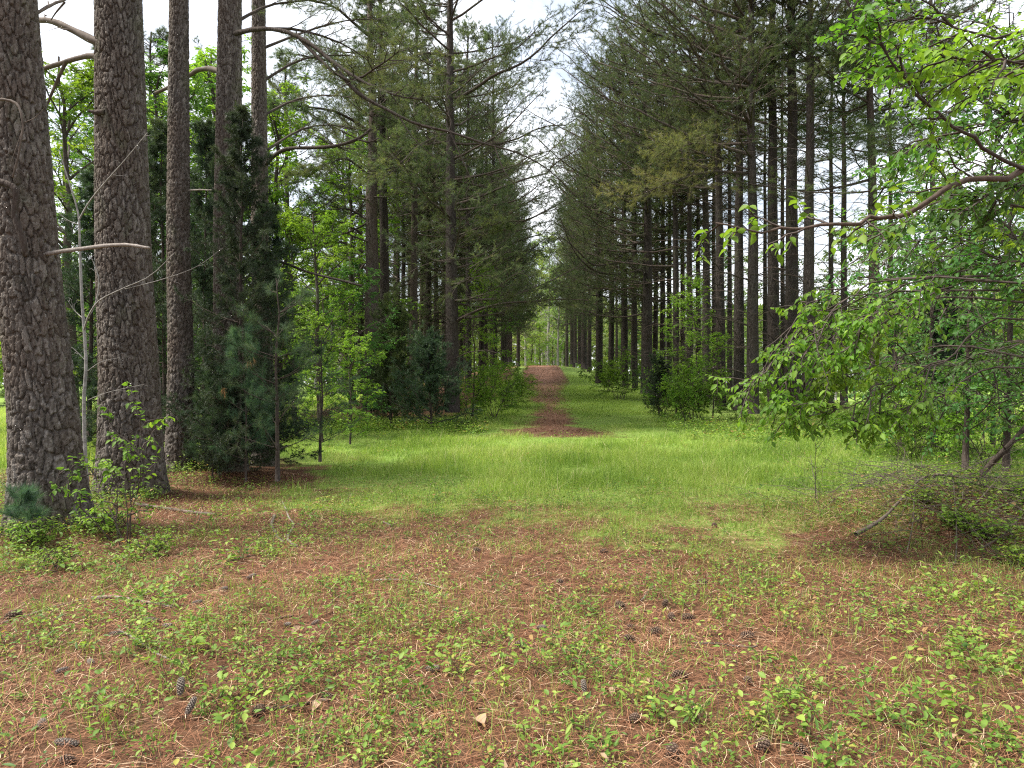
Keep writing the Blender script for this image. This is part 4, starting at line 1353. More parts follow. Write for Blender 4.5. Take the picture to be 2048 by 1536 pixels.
# ------------------------------------------------------------------ trees of the fields behind
bl = [Kind(*make_broadleaf(10.5, 0.13, 3.2, 26, 0.13, None, 1.0, n2=9, n3=6, n4=6), 'field_tree', 'bark_dark', 'leaf_bright', 'bark_dark'),
      Kind(*make_broadleaf(9.0, 0.11, 2.8, 24, 0.12, None, 0.8, n2=9, n3=6, n4=6), 'field_tree', 'bark_dark', 'leaf_mid', 'bark_dark'),
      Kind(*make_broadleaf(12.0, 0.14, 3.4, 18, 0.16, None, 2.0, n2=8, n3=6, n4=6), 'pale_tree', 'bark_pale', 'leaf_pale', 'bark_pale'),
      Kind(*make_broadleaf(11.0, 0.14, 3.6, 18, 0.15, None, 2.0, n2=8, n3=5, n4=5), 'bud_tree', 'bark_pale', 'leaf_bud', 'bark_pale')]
mid_trees = [
    (640, 20, 0, 0.62, 'bright green leafy tree seen left of the wide reddish trunk, behind the wispy pine sapling'),
    (705, 30, 0, 1.15, 'tall light green tree in the gap between the cedars and the wide reddish trunk'),
    (590, 33, 1, 1.3, 'mid green tree right of the cedars, partly behind their outer branches'),
    (150, 19, 0, 1.0, 'bright yellow green tree between the two thickest trunks'),
    (118, 27, 1, 1.45, 'loose leafed tree against the sky just right of the nearest trunk'),
    (318, 24, 1, 1.1, 'green tree glimpsed between the second thick trunk and the slimmer one'),
    (-60, 22, 0, 0.8, 'bright green tree at the left edge behind the nearest trunk'),
    (1600, 40, 1, 0.9, 'green tree low between the dark right hand trunks, at the field edge'),
    (1440, 44, 0, 0.9, 'light green tree glimpsed behind the dark pair of trunks'),
    (1760, 33, 0, 0.85, 'yellow green tree behind the drooping leaves, at the edge of the right field'),
    (1900, 30, 1, 0.9, 'mid green tree behind the tangled saplings on the right'),
    (560, 26, 0, 1.15, 'light green tree filling the gap right of the greyish trunk'),
    (665, 38, 2, 1.0, 'pale green tall tree far back in the gap left of the wide reddish trunk'),
    (215, 34, 2, 1.0, 'pale green tree beyond the gap left of the second thick trunk'),
    (420, 30, 1, 1.1, 'green tree behind the dark cedars'),
    (338, 27, 1, 1.35, 'tall thin leaved tree against the sky right of the second thick trunk'),
    (288, 23, 1, 1.3, 'leafy tree showing above the cedar, close right of the second thick trunk'),
    (432, 25, 0, 1.25, 'bright tall tree glimpsed between the slimmer trunk and the dark trunk'),
    (590, 24, 0, 0.7, 'bright leafy tree low beside the outer cedar branches'),
    (700, 21, 1, 0.55, 'small leafy tree close left of the wide reddish trunk'),
    (1690, 38, 2, 0.8, 'pale green tree behind the thin pair of trunks'),
    (2080, 26, 0, 0.85, 'bright tree at the right edge behind the slender dark stems'),
]
for px, Y, k, s, lab in mid_trees:
    bl[k].place('leafy_tree', lab, 'leafy tree', wx(px, Y), Y, rng.random() * 6.3, s, None, 1.0, 'leafy trees behind the pines')
end_trees = [(1096, 82, 2, 1.35), (1116, 79, 2, 1.0), (1072, 92, 2, 1.5), (1135, 95, 2, 1.5), (1052, 100, 2, 1.5), (1150, 104, 2, 1.6), (1108, 110, 2, 1.75), (1085, 106, 2, 1.6), (1125, 118, 2, 1.8), (1080, 78, 0, 0.55), (1104, 88, 0, 0.7), (1128, 84, 0, 0.6), (1062, 84, 0, 0.7), (1146, 88, 0, 0.75), (1092, 96, 2, 1.2), (1115, 100, 2, 1.3)]
for i, (px, Y, k, s) in enumerate(end_trees):
    lab = ['pale green tree with light trunk in the middle of the far end of the track', 'slim pale trunked tree just right of the middle at the far end of the track'][i] if i < 2 else ('pale green tree in the clump beyond the end of the track' if k == 2 else 'low bright green tree beyond the end of the track')
    bl[k].place('pale_tree', lab, 'leafy tree', wx(px, Y), Y, rng.random() * 6.3, s, None, 1.0, 'pale trees at the end of the track' if k == 2 else 'low green trees at the end of the track')
for side in (0, 1):
    for i in range(26):
        Y = rng.uniform(58, 85)
        px = -250 + 40 * i + rng.normal(0, 10) if side == 0 else 1290 + 42 * i + rng.normal(0, 10)
        if side == 0 and px > 1000:
            continue
        k = [2, 1, 0, 3, 2, 1][rng.integers(0, 6)]
        if side == 1 and k == 3:
            k = 2
        nm = {0: 'bright green', 1: 'mid green', 2: 'pale green', 3: 'peach tinted budding'}[k]
        bl[k].place('field_edge_tree', nm + (' tree in the line along the far edge of the left field' if side == 0 else ' tree in the line along the far edge of the right field'), 'leafy tree',
                    wx(px, Y), Y, rng.random() * 6.3, rng.uniform(0.75, 1.15) if side else rng.uniform(0.9, 1.4), None, 1.0, 'trees along the far edge of the %s field, %s' % (('left', 'right')[side], nm))
# the wood behind, one mass
mb = MB()
n = 42000
az = rng.uniform(-0.95, 0.95, n)
rr = rng.uniform(120, 170, n)
x, y = rr * np.sin(az), rr * np.cos(az)
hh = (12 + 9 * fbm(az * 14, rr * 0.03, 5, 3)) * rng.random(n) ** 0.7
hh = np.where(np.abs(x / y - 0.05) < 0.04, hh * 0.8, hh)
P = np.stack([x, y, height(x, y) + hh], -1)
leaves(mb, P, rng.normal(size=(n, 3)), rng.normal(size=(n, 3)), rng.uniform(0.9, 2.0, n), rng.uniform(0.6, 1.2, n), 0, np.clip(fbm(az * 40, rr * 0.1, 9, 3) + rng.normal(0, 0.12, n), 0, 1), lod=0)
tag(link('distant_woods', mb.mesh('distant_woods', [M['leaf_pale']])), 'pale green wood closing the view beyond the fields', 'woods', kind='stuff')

# ------------------------------------------------------------------ cedars and young pines of the left foreground
ced = [Kind(*make_cedar(7.4, 1.5, 0.06, 105, 0.10, 9, 0.45, 0.0, 0.25, 8), 'cedar', 'bark_dark', 'cedar', 'bark_dark'),
       Kind(*make_cedar(2.7, 1.5, 0.04, 64, 0.085, 10, 0.35, 0.1, 0.2, 18), 'cedar', 'bark_dark', 'cedar', 'bark_dark'),
       Kind(*make_cedar(3.4, 1.35, 0.04, 56, 0.11, 9, 0.3, 0.1, 0.3, 14), 'cedar_olive', 'bark_dark', 'cedar_olive', 'bark_dark')]
GC = 'dark cedars among the left hand trunks'
ced[0].place('cedar_tree', 'tall dark green cedar wrapped round the dark pine trunk', 'cedar', wx(478, 11.3), 11.3, 0.3, 0.66, 0.8, 1, GC)
ced[0].place('cedar_tree', 'dark narrow cedar between the slimmer trunk and the dark trunk', 'cedar', wx(408, 12.9), 12.9, 2.1, 0.62, 0.86, 1, GC)
ced[0].place('cedar_tree', 'dark cedar with branches spreading right in front of the greyish trunk', 'cedar', wx(540, 12.6), 12.6, 4.0, 0.74, 0.64, 1, GC)
ced[1].place('cedar_tree', 'squat dark cedar low at the foot of the cedars, deep in shade', 'cedar', wx(450, 11.6), 11.6, 4.0, 0.8, 0.6, 1, GC)
ced[0].place('cedar_tree', 'shaded cedar behind the gap right of the pale bare sapling', 'cedar', wx(178, 15.5), 15.5, 1.0, 0.95, 0.85, 1, GC)
ced[0].place('cedar_tree', 'shaded cedar seen between the second thick trunk and the slimmer one', 'cedar', wx(330, 14.8), 14.8, 5.0, 0.9, 0.95, 1, GC)
ced[1].place('cedar_tree', 'dark bushy cedar at the left edge of the track, in front of the lone trunk', 'cedar', wx(862, 22.3), 22.3, 1.0, 1.05, 1.05, 1, 'cedars at the track edge')
ced[1].place('cedar_tree', 'dark small cedar among the saplings right of the track', 'cedar', wx(1318, 27.5), 27.5, 3.0, 0.7, 0.8, 1, 'cedars at the track edge')
ced[1].place('cedar_tree', 'dark small cedar at the foot of the wide reddish trunk', 'cedar', wx(780, 25), 25, 2.0, 0.75, 1.0, 1, 'cedars at the track edge')
ced[2].place('olive_cedar', 'olive yellow bushy cedar covering the foot of the wide reddish pine', 'cedar', wx(782, 23.5), 23.5, 0.5, 1.0, 1.15)


def make_young_pine(H, R, n, k, nl, nw, r0=0.025, first=0.5, bare=0.0):
    C = trunk_curve(H, 14, 0.08)
    tb, cb = MB(), MB()
    tubes(tb, C, trunk_r(C[:, 2], H, r0)[None], 8, 0)
    z = first + (H - first) * (np.floor(np.arange(n) / 4) + 0.5) / math.ceil(n / 4) + rng.normal(0, 0.03, n)
    z = np.clip(z, first, H * 0.98)
    az = rng.random(n) * 2 * PI
    L = R * (0.3 + 0.7 * np.clip(1.1 - z / H, 0, 1)) * rng.uniform(0.7, 1.1, n)
    lc = limb_curves(on_trunk(C, z), az, np.radians(rng.normal(22, 8, n)), L, 7, 0.12, 0.05)
    tubes(cb, lc, (0.004 + 0.006 * L)[:, None] * np.linspace(1, 0.3, 7)[None], 4, 1)
    sc, _, ls = grow(lc, 5, 0.4, 1.0, 45, 0.4 * L, 4, 0.2, 0.8, 0.07, minlen=0.1)
    tubes(cb, sc, np.linspace(0.004, 0.002, 4)[None], 3, 1, 0.4)
    both = [(sc, 3, 0.35), (lc, 3, 0.75)]
    for cc, nt_, t0 in both:
        t = t0 + (1 - t0) * (np.arange(nt_)[None] + rng.random((len(cc), nt_))) / nt_
        pos, tan = sample(cc, t)
        needles(cb, pos.reshape(-1, 3), nrm(tan + 0.25 * Z3).reshape(-1, 3), k, nl, nw, 0.5, 0, None, 0.2)
    return tb, cb


yp = [Kind(*make_young_pine(3.2, 1.15, 30, 26, 0.13, 0.0024, 0.034, 0.5), 'young_pine', 'bark_dark', 'needle_young', 'bark_dark'),
      Kind(*make_young_pine(2.5, 0.75, 34, 38, 0.14, 0.0026, 0.02, 0.35), 'young_pine', 'bark_dark', 'needle_young', 'bark_dark'),
      Kind(*make_young_pine(0.5, 0.25, 8, 40, 0.12, 0.002, 0.006, 0.12), 'pine_seedling', 'bark_dark', 'needle_young', 'bark_dark')]
GY = 'young pines at the left edge of the clearing'
yp[0].place('young_pine', 'wispy young pine with thin dark stem, nearest the meadow, light showing through it', 'young pine', wx(555, 10.4), 10.4, 0.4, 1.0, None, 1, GY)
ced[1].place('cedar_tree', 'dark olive tangled cedar among the slender stems at the right', 'cedar', wx(1885, 15.5), 15.5, 1.2, 0.7, 1.4, 1, 'cedars at the right')
r = yp[1].place('young_pine', 'soft blue green young pine before the dark cedars, with orange dead tufts', 'young pine', wx(492, 10.7), 10.7, 1.7, 0.72, 1.0, 1, GY)
for px, py in ((502, 723), (428, 787)):
    mb = MB()
    c0 = px_curve([(px, py, 10.3)]) - np.array(r.location)
    needles(mb, np.repeat(c0, 3, 0) + rng.normal(0, 0.03, (3, 3)), np.array([[0.2, -.2, -0.7]] * 3), 22, 0.1, 0.003, 0.8, 0)
    o = link('dead_tuft', mb.mesh('dead_tuft', [M['orange']]), r)
    o.rotation_euler = (0, 0, 0)
    o.matrix_parent_inverse = r.matrix_world.inverted()
    o.location = (0, 0, 0)
    from mathutils import Matrix
    o.matrix_parent_inverse = Matrix.Rotation(-1.7, 4, 'Z')
yp[1].place('young_pine', 'shadowy young pine low in the dark between the dark trunk and the greyish trunk', 'young pine', wx(425, 11.0), 11.0, 3.7, 0.6, 0.75, 1, GY)
yp[0].place('young_pine', 'thin young pine with bright leaves behind it, farther back beside the meadow', 'young pine', wx(640, 13.5), 13.5, 2.4, 0.85, 0.8, 1, GY)
yp[2].place('pine_seedling', 'small blue green pine seedling at the foot of the nearest trunk', 'pine seedling', wx(70, 6.9), 6.9, 0.2, 1.0)
yp[1].place('young_pine', 'young pine with pale green needles at the foot of the wide reddish trunk', 'young pine', wx(742, 24.6), 24.6, 2.2, 0.85, 0.85, 1, GY)

# pale bare sapling between the two thickest trunks
Y = 9.0
root = thing('bare_sapling', 'pale bare sapling with thin forked twigs between the two thickest trunks', 'sapling', (wx(175, Y), Y, float(height(wx(175, Y), Y)) - 0.03))
mb = MB()
org = np.array(root.location)
c = smooth_curve(px_curve([(176, 990, Y), (170, 900, Y), (168, 800, Y), (172, 720, Y), (164, 600, Y), (160, 500, Y), (157, 430, Y), (140, 370, Y), (118, 300, Y)]), 30) - org
tubes(mb, c, np.interp(np.arange(30), [0, 16, 29], [0.027, 0.017, 0.005])[None], 8, 0)
link('trunk', mb.mesh('trunk', [M['whitebark']]), root)
for pts, r0 in (([(168, 660, Y), (178, 630, 8.8), (200, 600, 8.6), (250, 575, 8.4), (300, 552, 8.2), (350, 505, 8.0)], 0.012),
                ([(158, 440, Y), (178, 405, 8.9), (210, 365, 8.7), (250, 320, 8.5), (295, 265, 8.3)], 0.012),
                ([(172, 640, Y), (190, 610, 9.1), (198, 560, 9.1), (185, 520, 9.1), (180, 510, 9.1)], 0.01),
                ([(170, 640, Y), (150, 622, 9.1), (135, 600, 9.1)], 0.007), ([(160, 450, Y), (135, 440, 9), (112, 420, 9)], 0.007),
                ([(250, 578, 8.4), (320, 560, 8.2), (390, 535, 8.0), (440, 500, 7.9)], 0.006),
                ([(172, 745, Y), (200, 725, 8.9), (240, 715, 8.8)], 0.006), ([(176, 800, Y), (215, 785, 8.7), (290, 768, 8.5)], 0.006),
                ([(170, 720, Y), (150, 700, 9), (130, 685, 9)], 0.006)):
    b = MB()
    cc = smooth_curve(px_curve(pts), 14) - org
    tubes(b, cc, np.linspace(r0, r0 * 0.3, 14)[None], 5, 0)
    tw, _, _ = grow(cc[None], 4, 0.3, 1, 45, np.array([0.25]), 6, -0.05, 1.0, 0.1)
    tubes(b, tw, np.linspace(0.003, 0.001, 6)[None], 3, 0)
    link('branch', b.mesh('branch', [M['whitebark']]), root)

# ------------------------------------------------------------------ shrubs and saplings
sh = [Kind(*make_shrub(1.35, 0.8, 6, 0.062, 1, 5, 3, 5, 0.006), 'shrub', 'twig', 'leaf_bright', 'twig'),
      Kind(*make_shrub(0.6, 0.8, 8, 0.05, 1, 5, 3, 5, 0.003), 'shrub', 'twig', 'leaf_bright', 'twig'),
      Kind(*make_shrub(2.2, 1.8, 12, 0.09, 0, 8, 6, 6, 0.01), 'shrub', 'twig', 'leaf_bright', 'twig'),
      Kind(*make_broadleaf(4.6, 0.035, 1.3, 18, 0.085, None, 0.3, n2=7, n3=5, n4=5), 'sapling', 'bark_dark', 'leaf_bright', 'twig')]
sh[0].place('leafy_sapling', 'thin leafy sapling with yellow green leaves in front of the second thick trunk', 'sapling', wx(255, 6.9), 6.9, 0.5, 0.95, 1.15, stem='stem')
GS = 'low shrubs by the nearest trunk'
sh[1].place('shrub', 'low leafy shrub against the right foot of the nearest trunk', 'shrub', wx(215, 7.2), 7.2, 0.5, 0.75, None, 1, GS, 'stem')
sh[1].place('shrub', 'low leafy shrub in front of the nearest trunk, at the left edge', 'shrub', wx(50, 6.7), 6.7, 1.5, 0.7, None, 1, GS, 'stem')
sh[1].place('shrub', 'low leafy plant right of the sapling, beside the fallen log', 'shrub', wx(300, 6.5), 6.5, 2.5, 0.55, None, 1, GS, 'stem')
sh[1].place('shrub', 'leafy clump below the nearest trunk, cut by the left edge of the straw', 'shrub', wx(110, 6.0), 6.0, 3.5, 0.55, None, 1, GS, 'stem')
G4 = 'shrubs along the foot of the rows'
for px, Y, s, sz, lab in ((985, 27, 1.0, 1.0, 'rounded green shrub leaning over the left edge of the track'), (1015, 31, 1.0, 1.0, 'green shrub farther along the left edge of the track'),
                          (930, 25, 0.75, 0.8, 'low shrub at the foot of the lone front trunk'), (1240, 35, 1.1, 1.1, 'rounded green shrub at the right edge of the track'),
                          (1215, 41, 0.9, 0.9, 'smaller green shrub farther along the right edge of the track'), (1375, 25.5, 0.8, 0.95, 'bright low shrub in front of the curved dark trunk'),
                          (1395, 26.5, 1.0, 1.1, 'taller green shrub behind the bright low one'), (1330, 28.5, 0.8, 0.9, 'shrub beside the small dark cedar right of the track'),
                          (835, 27, 0.9, 1.0, 'green shrub behind the dark bushy cedar'), (1820, 14.5, 0.8, 0.75, 'shrub behind the brush heap at the right'), (1700, 20, 0.7, 0.5, 'low shrub under the drooping leaves, in shade'), (1960, 13, 0.9, 0.8, 'shrub between the two nearest slender stems at the right'), (1880, 16, 1.0, 0.9, 'shrub farther back behind the tangled cedar'), (1480, 27, 0.7, 0.6, 'low shrub behind the rough barked trunk'), (1540, 27.5, 0.7, 0.6, 'low shrub behind the dark straight trunk')):
    sh[2].place('shrub', lab, 'shrub', wx(px, Y), Y, rng.random() * 6, s, sz, 1, G4, 'stem')
G5 = 'green saplings among the pines'
for px, Y, s, sz, lab in ((945, 25.5, 1.0, 1.25, 'tall leafy green sapling right beside the lone front trunk'), (985, 33, 1.0, 1.2, 'leafy sapling behind, at the left side of the track'),
                          (1352, 26.5, 0.9, 1.0, 'bright sapling in front of the pair of dark trunks'), (1398, 27.5, 1.0, 1.2, 'tallest bright sapling left of the curved dark trunk'),
                          (1425, 25.5, 0.8, 0.7, 'short bright sapling at the foot of the curved dark trunk'), (1620, 27, 1.0, 1.1, 'sapling between the pale trunk and the thin pair'),
                          (700, 17.5, 0.7, 0.62, 'low leafy sapling at the meadow edge left, lit yellow green'), (645, 18, 0.8, 0.75, 'leafy sapling behind the wispy young pine')):
    sh[3].place('leafy_sapling', lab, 'sapling', wx(px, Y), Y, rng.random() * 6, s, sz, 1, G5)

# ------------------------------------------------------------------ broad leaved tree leaning in from the right
X0, Y0 = 4.7, 4.6
root = thing('broadleaf_tree', 'bright green broad leaved tree leaning in at the right, with a long reddish bare branch', 'leafy tree', (X0, Y0, float(height(X0, Y0)) - 0.05))
org = np.array(root.location)
tb = MB()
C = trunk_curve(8.5, 18, 0.2, (-0.03, 0.02))
tubes(tb, C, trunk_r(C[:, 2], 8.5, 0.12)[None], 12, 0)
link('trunk', tb.mesh('trunk', [M['redwood']]), root)


def leafy_limb(pts, r0, r1, mat, leafmat, n2, n3, n4, leaf, sec, t0=0.15, S=16, droop=0.05, ab=0.5, name='branch', L=None, root=root, org=org, flat=0.4):
    b = MB()
    wp = px_curve(pts)
    if L is None:
        L = np.linalg.norm(wp[-1] - wp[0])
    zt = np.clip(wp[0, 2] - 0.35, 0.6, 7.0)
    tp = on_trunk(C, np.array([zt - org[2]]))[0] + org
    wp = np.concatenate([[tp], wp])
    S += 4
    t0 = t0 + (1 - t0) / (len(wp) - 1)
    cc = smooth_curve(wp, S) - org
    ww = np.cumsum(rng.normal(0, 1, cc.shape), 0)
    ww = ww - np.linspace(0, 1, S)[:, None] * ww[-1]
    cc = cc + ww * np.array([0.012, 0.02, 0.022])
    tubes(b, cc, np.linspace(r0, r1, S)[None], 7, 0)
    br = link('branch', b.mesh('branch', [mat]), root)
    lb = MB()
    ln = np.array([np.linalg.norm(cc[-1] - cc[0])]) if L is None else np.array([L])
    broad_foliage(lb, cc[None], ln, n2, n3, n4, leaf, 1, droop, t0, ab, sec, flat)
    link('leaves', lb.mesh('leaves', [M[leafmat], M['twig']]), br)
    return br


# the long bare branch
br = leafy_limb([(2500, 150, 4.6), (2250, 215, 4.5), (2048, 292, 4.4), (1960, 322, 4.35), (1850, 388, 4.3), (1770, 410, 4.3), (1690, 430, 4.3), (1600, 448, 4.3), (1530, 455, 4.3), (1432, 446, 4.3)],
                0.027, 0.005, M['redwood'], 'leaf_bright', 10, 3, 4, 0.075, 0.12, 0.3, 30, 0.05)
br['label'] = 'long reddish bare branch ending in a pale tip'
# sprays rising and hanging around it
for pts in ([(2000, 320, 4.35), (1930, 270, 4.2), (1850, 200, 4.1), (1790, 130, 4.0), (1730, 60, 4.0), (1690, 0, 4.0)],
            [(2300, 60, 4.6), (2120, 60, 4.5), (1980, 50, 4.4), (1860, 20, 4.4), (1780, -30, 4.4)],
            [(2250, 130, 4.7), (2100, 150, 4.8), (1950, 130, 5.0), (1840, 90, 5.1), (1740, 80, 5.2)],
            [(2350, 180, 4.4), (2200, 180, 4.0), (2080, 160, 3.9), (1980, 150, 3.8), (1900, 110, 3.8)]):
    leafy_limb(pts, 0.014, 0.003, M['twig'], 'leaf_bright', 14, 5, 5, 0.062, 0.32, 0.2)
for pts in ([(2250, 420, 5.0), (2100, 420, 5.2), (1960, 400, 5.4), (1860, 420, 5.6), (1760, 470, 5.8)],
            [(2300, 360, 4.6), (2150, 350, 4.6), (2020, 380, 4.7), (1930, 420, 4.8)],
            [(2300, 240, 5.4), (2140, 250, 5.6), (1990, 230, 5.9), (1880, 260, 6.1), (1790, 330, 6.3)],
            [(2300, 560, 5.0), (2180, 530, 5.4), (2050, 520, 5.8), (1930, 530, 6.2)]):
    leafy_limb(pts, 0.014, 0.003, M['twig'], 'leaf_mid', 15, 6, 5, 0.062, 0.34, 0.15)
for i in range(11):
    yy = rng.uniform(40, 560)
    dY = rng.uniform(5.0, 8.0)
    x1 = rng.uniform(1700, 1900)
    y1 = yy + rng.uniform(-140, 60)
    leafy_limb([(2420, yy + 120, dY), (2200, yy + 40, dY), (2040, yy, dY + .2), (0.5 * (2040 + x1), 0.5 * (yy + y1) - 15, dY + .3), (x1, y1, dY + .3)],
               0.016, 0.003, M['twig'], 'leaf_mid' if i % 2 else 'leaf_bright', 15, 6, 5, 0.062, 0.3, 0.2)
for i in range(7):
    yy = rng.uniform(480, 800)
    dY = rng.uniform(7.0, 9.5)
    x1 = rng.uniform(1740, 1900)
    y1 = yy + rng.uniform(-80, 80)
    leafy_limb([(2420, yy + 60, dY), (2200, yy, dY), (2040, yy - 10, dY + .2), (0.5 * (2040 + x1), 0.5 * (yy + y1) + rng.normal(0, 45), dY + .3), (x1, y1, dY + .3)],
               0.009, 0.003, M['twig'], 'leaf_mid', 14, 6, 5, 0.06, 0.26, 0.2)
# drooping bright spray
for pts in ([(2400, 420, 6.4), (2150, 470, 6.5), (1900, 520, 6.6), (1750, 560, 6.6), (1640, 610, 6.6), (1560, 690, 6.5), (1500, 770, 6.5)],
            [(1800, 545, 6.6), (1700, 600, 6.5), (1640, 660, 6.4), (1580, 740, 6.4), (1560, 800, 6.4)],
            [(1900, 600, 6.7), (1800, 640, 6.6), (1720, 690, 6.5), (1650, 760, 6.4)],
            [(2000, 640, 6.6), (1880, 720, 6.5), (1780, 780, 6.4), (1700, 820, 6.3), (1610, 835, 6.3)],
            [(1950, 560, 6.4), (1830, 600, 6.3), (1740, 640, 6.2), (1690, 700, 6.2)],
            [(1780, 560, 6.9), (1690, 590, 6.8), (1610, 640, 6.8), (1540, 720, 6.7), (1500, 790, 6.7)],
            [(1850, 580, 6.9), (1740, 620, 6.8), (1660, 690, 6.7), (1600, 780, 6.7), (1580, 830, 6.7)],
            [(1900, 680, 6.9), (1800, 700, 6.9), (1700, 740, 6.8), (1630, 800, 6.8)],
            [(2000, 720, 6.5), (1900, 780, 6.4), (1800, 830, 6.3), (1720, 850, 6.2)]):
    leafy_limb(pts, 0.011, 0.0025, M['twig'], 'leaf_bright', 15, 5, 5, 0.07, 0.25, 0.25, 16, 0.14)

# slender understorey trees at the right
us = [Kind(*make_broadleaf(6.5, 0.05, 1.9, 26, 0.085, None, 0.7, n2=8, n3=5, n4=5, lod=1), 'understorey', 'bark_dark', 'leaf_mid', 'twig'),
      Kind(*make_broadleaf(5.0, 0.04, 1.6, 20, 0.08, None, 0.5, n2=7, n3=4, n4=3, lod=1), 'understorey', 'bark_dark', 'leaf_mid', 'twig')]
G6 = 'slender understorey trees at the right'
for px, Y, k, s, sz, lab in ((1930, 11.2, 0, 0.9, 1.0, 'slender dark stemmed tree behind the brush heap, nearest the meadow'),
                             (2012, 10.8, 0, 1.0, 1.0, 'slender dark stemmed tree at the right edge, thicker stem'),
                             (1800, 15.5, 1, 1.1, 1.1, 'sparse leaved slender tree behind the drooping spray'),
                             (2150, 10.0, 0, 0.8, 0.9, 'leafy slender tree cut off by the right edge of the photo'),
                             (1870, 15.0, 0, 1.0, 0.9, 'shaded slender tree farther back, between the dark stems'),
                             (1985, 16.0, 1, 1.2, 1.2, 'sparse slender tree against the bright right field'),
                             (2060, 14.0, 0, 1.0, 0.95, 'leafy slender tree well behind the leaning dark stem')):
    us[k].place('understorey_tree', lab, 'leafy tree', wx(px, Y), Y, rng.random() * 6, s, sz, 1, G6)
Y = 10.2
root = thing('leaning_stem', 'dark dead stem leaning up to the right behind the brush heap', 'dead stem', (wx(1955, Y), Y, float(height(wx(1955, Y), Y)) - 0.03))
branch_part('stem', [(1955, 958, Y), (1975, 935, Y), (2010, 900, 10), (2045, 862, 9.9), (2110, 800, 9.8), (2200, 740, 9.7)], 0.05, 0.025, M['bark_dark'], root, twigs=5)

# ------------------------------------------------------------------ brush heap and dead sticks at the right
mb = MB()
n = 640
x = rng.normal(5.3, 0.85, n)
y = rng.normal(8.0, 0.7, n)
az = rng.random(n) * 2 * PI
L = rng.uniform(0.25, 1.1, n)
st = np.stack([x, y, height(x, y) + rng.uniform(0, 0.30, n) * np.exp(-((x - 5.0) / 1.2) ** 2)], -1)
lc = limb_curves(st, az, np.radians(rng.normal(8, 15, n)), L, 7, -0.05, 0.08, -0.03)
tubes(mb, lc, (0.0022 + 0.003 * L * rng.random(n))[:, None] * np.linspace(1, 0.35, 7)[None], 4, 0)
n = 26000
x = rng.normal(4.8, 1.0, n)
y = rng.normal(8.0, 0.75, n)
az = rng.random(n) * 2 * PI
needles(mb, np.stack([x, y, height(x, y) + 0.12 * rng.random(n) ** 2], -1), np.stack([np.cos(az), np.sin(az), rng.normal(0, 0.25, n)], -1), 1, 0.16, 0.0025, 0.2, 1, rng.random(n), 0.2)
tag(link('brush_litter', mb.mesh('brush_litter', [M['heapwood'], M['straw']])), 'heap of fine grey twigs and rusty straw at the right edge of the clearing', 'brush heap', kind='stuff')


def loose_stick(name, label, pts, r0, r1, mat='deadwood', forks=(), twigs=0, group=None, cat='stick', lift=0.0):
    """pts (px, py) on the ground; each is dropped to the ground where it is seen"""
    P = []
    for p_ in pts:
        a, b = p_[:2]
        up = p_[2] if len(p_) > 2 else 0.0
        Y = EYE * F / (b - 768.0)
        for _ in range(12):
            Y = (EYE - float(height(wx(a, Y), Y))) * F / (b - 768.0)
        P.append([wx(a, Y), Y, float(height(wx(a, Y), Y)) + r0 * 0.8 + up])
    P = np.array(P)
    org = P.mean(0)
    org[2] = float(height(org[0], org[1]))
    b = MB()
    S = 16
    c = smooth_curve(P, S) - org
    c[:, :2] += np.cumsum(rng.normal(0, 0.004, (S, 2)), 0)
    tubes(b, c, np.linspace(r0, r1, S)[None] * (1 + 0.1 * rng.normal(size=(1, S))), 7, 0)
    if twigs:
        tw, _, _ = grow(c[None], twigs, 0.25, 1, 40, np.array([0.35 * np.linalg.norm(c[-1] - c[0])]), 7, 0.0, 0.5, 0.08)
        tubes(b, tw, np.linspace(max(r1 * 0.7, 0.002), 0.001, 7)[None], 4, 0)
    o = link(name, b.mesh(name, [M[mat]]))
    o.location = org
    return tag(o, label, cat, group)


